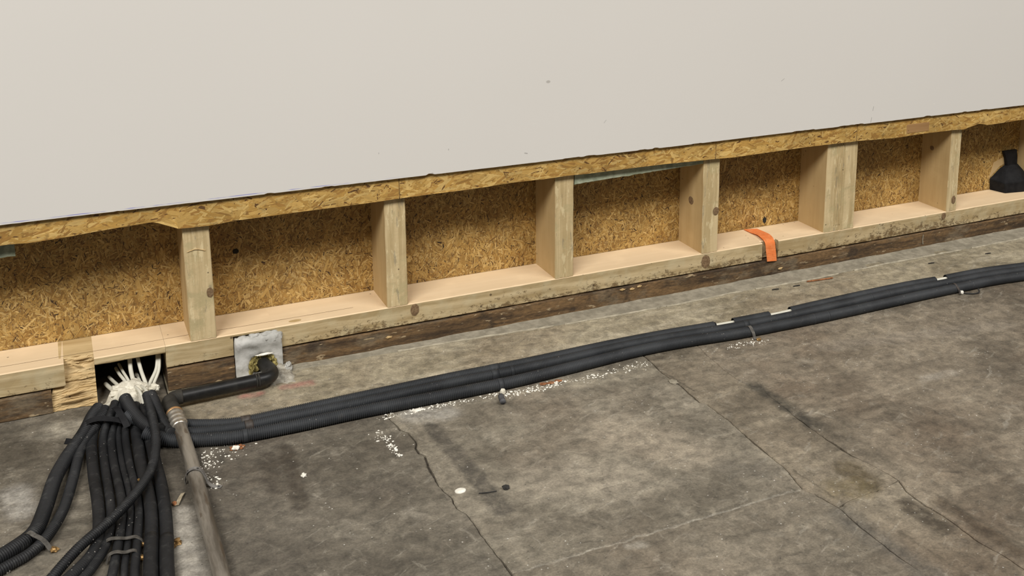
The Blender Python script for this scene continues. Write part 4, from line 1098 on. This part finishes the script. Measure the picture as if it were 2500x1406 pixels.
# ------------------------------------------------------------------ bundle of conduits at the left
B = {}
B['outer bend'] = ([(-0.262,-0.165,0.066), (-0.281,-0.198,0.060), (-0.299,-0.242,0.045), (-0.329,-0.285,0.026), (-0.351,-0.329,0.019), (-0.379,-0.429,0.019), (-0.402,-0.564,0.019), (-0.425,-0.665,0.019), (-0.463,-0.710,0.019), (-0.494,-0.735,0.019), (-0.56,-0.775,0.019), (-0.70,-0.83,0.019), (-0.95,-0.90,0.019)], 0.0176, 'thicker outer conduit of the bent black pair curving out to the far left')
B['inner bend'] = ([(-0.250,-0.190,0.060), (-0.268,-0.225,0.050), (-0.296,-0.265,0.034), (-0.317,-0.300,0.018), (-0.334,-0.405,0.0135), (-0.353,-0.525,0.0135), (-0.371,-0.607,0.0135), (-0.401,-0.690,0.0135), (-0.434,-0.742,0.0135), (-0.473,-0.768,0.0135), (-0.52,-0.795,0.0135), (-0.68,-0.86,0.0135), (-0.94,-0.94,0.0135)], 0.0128, 'thinner inner conduit of the bent black pair curving out to the far left')
B['a'] = ([(-0.246,-0.175,0.064), (-0.264,-0.207,0.056), (-0.282,-0.243,0.036), (-0.290,-0.280,0.018), (-0.292,-0.426,0.0145), (-0.289,-0.589,0.0145), (-0.292,-0.708,0.0145), (-0.304,-0.795,0.0145), (-0.332,-0.847,0.0145), (-0.362,-0.885,0.0145), (-0.46,-1.00,0.0145), (-0.60,-1.16,0.0145)], 0.0140, 'leftmost straight black conduit of the bundle, fanning left under the diagonal one')
B['b'] = ([(-0.222,-0.170,0.074), (-0.232,-0.205,0.066), (-0.252,-0.241,0.044), (-0.2625,-0.280,0.018), (-0.264,-0.406,0.0115), (-0.262,-0.571,0.0115), (-0.264,-0.669,0.0115), (-0.273,-0.736,0.0115), (-0.286,-0.798,0.0115), (-0.309,-0.851,0.0115), (-0.331,-0.890,0.0115), (-0.42,-1.00,0.0115), (-0.55,-1.16,0.0115)], 0.0108, 'second straight black conduit from the left in the bundle')
B['c'] = ([(-0.208,-0.160,0.066), (-0.214,-0.197,0.058), (-0.228,-0.224,0.040), (-0.241,-0.270,0.018), (-0.243,-0.388,0.0115), (-0.237,-0.557,0.0115), (-0.238,-0.634,0.0115), (-0.249,-0.747,0.0115), (-0.258,-0.802,0.0115), (-0.269,-0.871,0.0115), (-0.280,-0.93,0.0115), (-0.32,-1.1,0.0115)], 0.0106, 'third straight black conduit from the left in the bundle')
B['d'] = ([(-0.196,-0.165,0.056), (-0.205,-0.199,0.046), (-0.2205,-0.240,0.026), (-0.2245,-0.290,0.0105), (-0.2235,-0.420,0.0085), (-0.2175,-0.560,0.0085), (-0.219,-0.640,0.0085), (-0.230,-0.745,0.0085), (-0.239,-0.812,0.0085), (-0.249,-0.88,0.0085), (-0.256,-0.95,0.0085), (-0.29,-1.12,0.0085)], 0.0078, 'thinnest black conduit in the middle of the bundle')
B['e'] = ([(-0.186,-0.160,0.046), (-0.190,-0.190,0.038), (-0.203,-0.240,0.026), (-0.207,-0.290,0.0125), (-0.2060,-0.433,0.0105), (-0.2005,-0.568,0.0105), (-0.203,-0.669,0.0105), (-0.212,-0.760,0.0105), (-0.221,-0.840,0.0105), (-0.230,-0.91,0.0105), (-0.236,-0.98,0.0105), (-0.26,-1.14,0.0105)], 0.0098, 'black conduit with white plaster specks near the thinnest one in the bundle')
B['f'] = ([(-0.172,-0.165,0.052), (-0.175,-0.218,0.040), (-0.178,-0.256,0.026), (-0.1785,-0.300,0.0165), (-0.180,-0.454,0.0155), (-0.176,-0.600,0.0155), (-0.178,-0.700,0.0155), (-0.186,-0.800,0.0155), (-0.196,-0.900,0.0155), (-0.203,-0.98,0.0155), (-0.22,-1.15,0.0155)], 0.0148, 'thick black conduit second from the right edge of the bundle')
B['g'] = ([(-0.150,-0.180,0.050), (-0.152,-0.228,0.040), (-0.151,-0.268,0.026), (-0.1475,-0.332,0.0165), (-0.1465,-0.451,0.0155), (-0.1440,-0.560,0.0155), (-0.146,-0.682,0.0155), (-0.153,-0.800,0.0155), (-0.163,-0.900,0.0155), (-0.169,-0.98,0.0155), (-0.185,-1.15,0.0155)], 0.0148, 'thick black conduit at the right edge of the bundle, beside the steel pipe')
B['diag'] = ([(-0.140,-0.165,0.078), (-0.138,-0.209,0.072), (-0.136,-0.304,0.062), (-0.137,-0.384,0.053), (-0.144,-0.449,0.049), (-0.155,-0.514,0.047), (-0.174,-0.573,0.046), (-0.208,-0.643,0.045), (-0.246,-0.703,0.0435), (-0.287,-0.755,0.042), (-0.333,-0.800,0.036), (-0.375,-0.845,0.022), (-0.410,-0.890,0.0135), (-0.49,-0.985,0.0125), (-0.64,-1.15,0.0125)], 0.0120, 'black corrugated conduit crossing diagonally over the bundle')
B['stub'] = ([(-0.128,-0.165,0.078), (-0.121,-0.216,0.070), (-0.116,-0.250,0.056), (-0.110,-0.282,0.040), (-0.101,-0.323,0.030), (-0.094,-0.352,0.040)], 0.0138, 'glossy black conduit stub right of the diagonal one, ending at the steel pipe')
B['thick'] = ([(-0.196,-0.165,0.080), (-0.190,-0.196,0.074), (-0.184,-0.226,0.069), (-0.172,-0.258,0.058), (-0.158,-0.289,0.050), (-0.140,-0.312,0.044), (-0.118,-0.338,0.050)], 0.0165, 'short thick black conduit elbow in front of the cream foam')
GB = 'black conduits in the bundle at the left'
LB = {}
for kx, (pts, r, lab) in B.items():
    straight = kx in 'abcdefg'
    LB[kx] = run('bundle_conduit', pts, r, lab, M['conduit_black'], 0.0046 if r < 0.012 else 0.0054, GB, amp=0.0003 if straight else 0.0025, segs=16, sm=4)
# wider end sleeves on the two right conduits
def sleeve_y(key, y0, y1, r):
    b, *_ = resample(B[key][0], 0.01); seg = [tuple(p) for p in b if y0 <= p[1] <= y1]
    V, F = tube(seg, r, 18, step=0.02); mk('outer_sleeve', V, F, M['conduit_black'], parent=LB[key], smooth=True)
sleeve_y('f', -1.12, -0.80, 0.0158); sleeve_y('g', -1.12, -0.81, 0.0158)
# clips across the bundle
def bundle_clip(pts, label, side=(0, 1, 0), w=0.012, nail=None):
    o = thing('fixing_band', (np.mean([p[0] for p in pts]), np.mean([p[1] for p in pts]), 0.0), label, 'clip')
    V, F = ribbon(pts, side, w, 0.0012); mk('band', V, F, M['old_band'], parent=o)
    if nail:
        V, F = rock(nail, (0.009, 0.008, 0.006), 2, 2, 0.6); mk('nail_head', V, F, M['brass'], parent=o)
bundle_clip([(-0.286,-0.778,0.004), (-0.281,-0.780,0.020), (-0.270,-0.782,0.0255), (-0.255,-0.785,0.0245), (-0.238,-0.788,0.021), (-0.218,-0.794,0.0225), (-0.205,-0.800,0.012), (-0.202,-0.802,0.003)], 'upper grey metal band across the thin conduits of the bundle', nail=(-0.203, -0.806, 0.006))
bundle_clip([(-0.284,-0.842,0.004), (-0.278,-0.842,0.022), (-0.262,-0.842,0.0255), (-0.245,-0.845,0.021), (-0.226,-0.848,0.0225), (-0.214,-0.851,0.012), (-0.210,-0.853,0.003)], 'lower grey metal band across the thin conduits of the bundle', nail=(-0.211, -0.860, 0.006))
bundle_clip([(-0.453,-0.676,0.004), (-0.447,-0.682,0.026), (-0.436,-0.692,0.0385), (-0.424,-0.704,0.034), (-0.412,-0.714,0.0285), (-0.402,-0.722,0.018), (-0.394,-0.728,0.004), (-0.386,-0.733,0.003)], 'grey metal band over the bent conduit pair at the lower left', side=(1, 1, 0), nail=(-0.386, -0.737, 0.006))
V, F = rock((-0.137, -0.832, 0.006), (0.012, 0.011, 0.008), 6, 2, 0.8); tag(mk('brass_crumb', V, F, M['brass']), 'crumpled brass coloured scrap right of the conduit bundle', 'scrap')
# black tape tails tied round the conduit ends
V, F = ribbon([(-0.352,-0.205,0.006), (-0.325,-0.225,0.012), (-0.300,-0.238,0.060), (-0.270,-0.247,0.073), (-0.235,-0.254,0.067), (-0.212,-0.258,0.058), (-0.190,-0.270,0.048)], (0, 1, 0.6), 0.016, 0.0012)
tag(mk('black_tape', V, F, M['black_rubber']), 'loose black tape tied across the tops of the bundled conduits', 'tape')
V, F = ribbon([(-0.226,-0.222,0.086), (-0.216,-0.240,0.080), (-0.206,-0.262,0.062), (-0.200,-0.278,0.046)], (1, 0, 0), 0.016, 0.0012)
tag(mk('black_tape', V, F, M['black_rubber']), 'hanging black tape end in the middle of the conduit tops', 'tape')

# ------------------------------------------------------------------ white cables rising into the wall opening, cream foam
foam = thing('sealing_foam', (-0.17, -0.09, 0.0), 'cream sealing foam lump gathering the white cables at the wall opening', 'foam')
def foam_mesh():
    m = 44; V, F = [], []
    for j in range(m + 1):
        for i in range(m + 1):
            u, v = i / m, j / m; x = -0.252 + 0.150 * u; y = -0.006 - 0.175 * v
            edge = min(1, min(u, 1 - u) * 5) * min(1, min(v, 1 - v) * 5)
            arch = math.sin(math.pi * u) ** 0.5 if 0 < u < 1 else 0
            h = (0.058 + 0.024 * math.sin(math.pi * min(1, v * 0.9 + 0.15))) * arch * edge ** 0.5
            h += edge * (0.008 * nz(x * 38, y * 38, 1) + 0.004 * nz(x * 100, y * 100, 2) + 0.0012 * nz(x * 260, y * 260, 3))
            V.append((x + 0.006 * nz(v * 6, 3.0), y + 0.012 * nz(u * 7, 8.0), max(h, 0.0)))
    for j in range(m):
        for i in range(m): a = j * (m + 1) + i; F.append([a, a + m + 1, a + m + 2, a + 1])
    fl = mk('foam_lump', V, F, M['foam'], parent=foam, smooth=True)
    V, F = rock((-0.117, -0.118, 0.072), (0.013, 0.012, 0.011), 4, 3, 0.5); mk('foam_crumb', V, F, M['foam'], parent=fl)
    V, F = rock((-0.15, -0.10, 0.070), (0.022, 0.022, 0.011), 9, 3, 0.6); mk('foam_crumb', V, F, M['foam'], parent=fl)
    V, F = rock((-0.20, -0.08, 0.068), (0.028, 0.026, 0.012), 19, 3, 0.6); mk('foam_crumb', V, F, M['foam'], parent=fl)
foam_mesh()
CB = [([(-0.168, 0.10, 0.125), (-0.167, 0.05, 0.112), (-0.168, 0.015, 0.082), (-0.164, -0.03, 0.058), (-0.163, -0.08, 0.05)], 0.0062, 'thick white cable at the left of the clear ones rising into the opening'),
      ([(-0.148, 0.10, 0.125), (-0.146, 0.05, 0.108), (-0.141, 0.010, 0.078), (-0.134, -0.03, 0.056), (-0.130, -0.08, 0.05)], 0.0055, 'white cable rising in the middle of the opening'),
      ([(-0.088, 0.10, 0.125), (-0.091, 0.05, 0.108), (-0.099, 0.010, 0.075), (-0.122, -0.03, 0.050), (-0.130, -0.09, 0.05)], 0.0050, 'white cable rising at the right of the opening, left strand of a close pair'),
      ([(-0.084, 0.10, 0.120), (-0.086, 0.045, 0.104), (-0.093, 0.006, 0.070), (-0.112, -0.03, 0.045), (-0.120, -0.09, 0.045)], 0.0045, 'white cable rising at the right of the opening, right strand of a close pair'),
      ([(-0.150, 0.10, 0.030), (-0.150, 0.03, 0.050), (-0.149, -0.02, 0.058), (-0.150, -0.06, 0.058)], 0.0050, 'short white cable showing between the rising ones'),
      ([(-0.205, 0.10, 0.060), (-0.198, 0.035, 0.066), (-0.188, -0.01, 0.064), (-0.180, -0.06, 0.060)], 0.0045, 'white cable entering low at the left of the opening, upper of the low ones'),
      ([(-0.196, 0.10, 0.072), (-0.188, 0.035, 0.072), (-0.179, -0.01, 0.066), (-0.172, -0.06, 0.06)], 0.0040, 'thin white cable beside the thick rising one'),
      ([(-0.225, 0.10, 0.035), (-0.216, 0.03, 0.050), (-0.206, -0.02, 0.056), (-0.198, -0.06, 0.056)], 0.0048, 'white cable entering low at the left of the opening, lower of the low ones'),
      ([(-0.236, 0.09, 0.020), (-0.230, 0.02, 0.040), (-0.222, -0.02, 0.046), (-0.214, -0.06, 0.05)], 0.0060, 'white cable in the left corner of the opening'),
      ([(-0.215, -0.09, 0.056), (-0.226, -0.125, 0.056), (-0.240, -0.155, 0.062), (-0.250, -0.180, 0.063)], 0.0062, 'white cable running from the foam into the leftmost conduit ends'),
      ([(-0.205, -0.10, 0.066), (-0.210, -0.140, 0.068), (-0.217, -0.165, 0.072), (-0.224, -0.175, 0.072)], 0.0055, 'white cable between foam and the conduit tops, second from the left'),
      ([(-0.150, -0.10, 0.076), (-0.142, -0.13, 0.082), (-0.138, -0.160, 0.080), (-0.138, -0.190, 0.074)], 0.0045, 'white cable arching from the foam into the diagonal conduit'),
      ([(-0.165, -0.10, 0.078), (-0.158, -0.135, 0.082), (-0.152, -0.165, 0.072), (-0.151, -0.20, 0.050)], 0.0042, 'white cable arching from the foam in front of the diagonal conduit')]
for pts, r, lab in CB:
    V, F = tube(pts, r, 12, step=0.006)
    tag(mk('white_cable', V, F, M['cable'], smooth=True), lab, 'cable', 'white cables at the wall opening')

# ------------------------------------------------------------------ small things on the floor
for o in S + [dbl]:
    del o['t']
def single(name, c, size, seed, mat, label, cat, sub=2, rough=0.4, group=None):
    V, F = rock(c, size, seed, sub, rough); return tag(mk(name, V, F, mat), label, cat, group)
def disc():
    n = 24; V = [(0.526, -0.912, 0.0042)]; F = []
    for h, rr in ((0.0040, 0.75), (0.0028, 1.0), (0.0002, 1.0)):
        for k in range(n):
            a = 2 * math.pi * k / n; q = rr * (1 + 0.05 * nz(math.cos(a) * 2, math.sin(a) * 2))
            V.append((0.526 + 0.0145 * q * math.cos(a), -0.912 + 0.0115 * q * math.sin(a), h))
    for k in range(n): F.append([0, 1 + k, 1 + (k + 1) % n])
    for r in range(2):
        for k in range(n): a = 1 + r * n + k; b = 1 + r * n + (k + 1) % n; F.append([a, a + n, b + n, b])
    tag(mk('plaster_drop', V, F, M['plaster'], smooth=True), 'round flat cream plaster drop on the concrete by the long crack', 'drop')
disc()
single('dark_crumb', (0.633, -0.953, 0.004), (0.011, 0.009, 0.005), 3, M['dark_bit'], 'small black crumb to the right of the cream plaster drop', 'crumb')
single('plaster_chip', (0.188, -0.665, 0.004), (0.007, 0.008, 0.005), 4, M['plaster'], 'white plaster chip beside the two dark floor stains', 'chip')
single('plaster_chip', (0.054, -0.445, 0.005), (0.010, 0.008, 0.006), 5, M['plaster'], 'white plaster chip with rust in front of the conduits near the steel pipe', 'chip')
for i in range(7):
    a = i * 0.9; V, F = rock((0.058 + 0.016 * math.cos(a), -0.440 + 0.010 * math.sin(a), 0.003), (0.006, 0.004, 0.003), i, 1, 0.6)
    tag(mk('rust_flake', V, F, M['rust']), 'tiny rust flake around the white chip near the steel pipe', 'flake', 'rust flakes by the steel pipe')
single('plaster_chip', (-0.484, -0.772, 0.006), (0.012, 0.010, 0.008), 7, M['plaster'], 'white plaster chip at the lower left corner below the bent conduits', 'chip')
single('plaster_chip', (0.556, -0.452, 0.003), (0.020, 0.008, 0.0035), 8, M['plaster'], 'largest white plaster flake in the spill along the conduits', 'chip')
single('plaster_chip', (0.818, -0.462, 0.008), (0.009, 0.009, 0.010), 9, M['foam'], 'cream foam crumb between the thick conduit and the grey plastic stub', 'chip')
V, F = tube([(0.800, -0.490, 0.010), (0.797, -0.505, 0.0095), (0.793, -0.526, 0.009)], 0.0088, 16, step=0.006); tag(mk('plastic_stub', V, F, M['grey_stub'], smooth=True), 'short grey plastic tube stub lying in front of the conduits', 'stub')
single('stone_flake', (1.318, -0.622, 0.002), (0.013, 0.018, 0.002), 10, M['mortar'], 'flat grey flake lying on the second crack', 'flake')
V, F = ribbon([(-0.118, -0.665, 0.003), (-0.108, -0.640, 0.006), (-0.098, -0.615, 0.004)], (1, 0, 0.2), 0.010, 0.0012); tag(mk('wood_shaving', V, F, M['twig']), 'thin dry shaving on the floor between bundle and steel pipe', 'shaving')
single('rust_flake', (-0.122, -0.655, 0.004), (0.006, 0.008, 0.004), 3, M['rust'], 'brown crumb at the tip of the dry shaving', 'flake')
single('yellow_crumb', (-0.193, -0.548, 0.030), (0.0035, 0.004, 0.003), 3, M['brass'], 'tiny yellow crumb resting on the bundled conduits', 'crumb')
def scatter(name, spots, n, smin, smax, seed, label, mat=None):
    rg = random.Random(seed); VV, FF = [], []
    for i in range(n):
        a, b, w = rg.choice(spots); t = rg.random()
        x = a[0] + (b[0] - a[0]) * t + rg.gauss(0, w); y = a[1] + (b[1] - a[1]) * t + rg.gauss(0, w)
        s = smin * (smax / smin) ** (rg.random() ** 2); v, f = rock((x, y, s * 0.4), (s * rg.uniform(0.7, 1.4), s, s * 0.6), i, 1, 0.5)
        k = len(VV); VV += [tuple(q) for q in v]; FF += [[k + j for j in p] for p in f]
    o = mk(name, VV, FF, mat or M['plaster']); tag(o, label, 'crumbs', kind='stuff')
scatter('plaster_crumbs', [((0.44, -0.448), (0.66, -0.453), 0.007), ((0.66, -0.456), (1.05, -0.470), 0.008), ((0.80, -0.480), (1.0, -0.475), 0.010), ((1.05, -0.478), (1.33, -0.470), 0.012)], 420, 0.0012, 0.0045, 1, 'white plaster crumbs spilled along the front of the thick conduit')
scatter('plaster_crumbs', [((0.418, -0.522), (0.435, -0.60), 0.008), ((0.43, -0.60), (0.44, -0.68), 0.006)], 90, 0.0012, 0.004, 2, 'white plaster crumbs in a short trail left of the long crack')
scatter('plaster_crumbs', [((-0.028, -0.41), (-0.022, -0.52), 0.012), ((-0.035, -0.50), (-0.018, -0.62), 0.010), ((0.0, -0.44), (0.05, -0.46), 0.03)], 130, 0.0012, 0.0042, 3, 'white plaster crumbs beside the steel pipe')
scatter('plaster_crumbs', [((1.60, -0.482), (1.76, -0.490), 0.012)], 60, 0.0012, 0.0035, 4, 'white plaster crumbs by the fixing band at the broken conduit')

V, F = tube([(2.212, -0.112, 0.004), (2.27, -0.119, 0.004), (2.326, -0.124, 0.004)], 0.0032, 7, step=0.01); tag(mk('rusty_stick', V, F, M['rust']), 'thin rust brown stick on the pale floor strip below the orange strap', 'stick')
V, F = tube([(0.563, -0.945, 0.002), (0.585, -0.952, 0.002), (0.607, -0.955, 0.002)], 0.0016, 6, step=0.008); tag(mk('dark_sliver', V, F, M['dark_bit']), 'thin dark sliver between the cream plaster drop and the black crumb', 'sliver')
for x, y in ((2.055, -0.125), (2.150, -0.130), (2.80, -0.165), (3.10, -0.18)):
    V, F = tube([(x - 0.014, y + 0.004, 0.002), (x, y, 0.004), (x + 0.014, y + 0.001, 0.002)], 0.0022, 6, step=0.006)
    tag(mk('dark_sliver', V, F, M['dark_bit']), 'short dark sliver on the pale floor strip between mortar and conduits', 'sliver', 'dark slivers on the pale floor strip')
for i, (x, y) in enumerate(((0.952, -0.458), (0.975, -0.462), (1.000, -0.458))):
    V, F = rock((x, y, 0.002), (0.014, 0.007, 0.0022), i + 30, 2, 0.7); tag(mk('rust_flake', V, F, M['rust']), 'rust brown flake in the white crumbs beside the thick conduit', 'flake', 'rust flakes in the crumb spill')
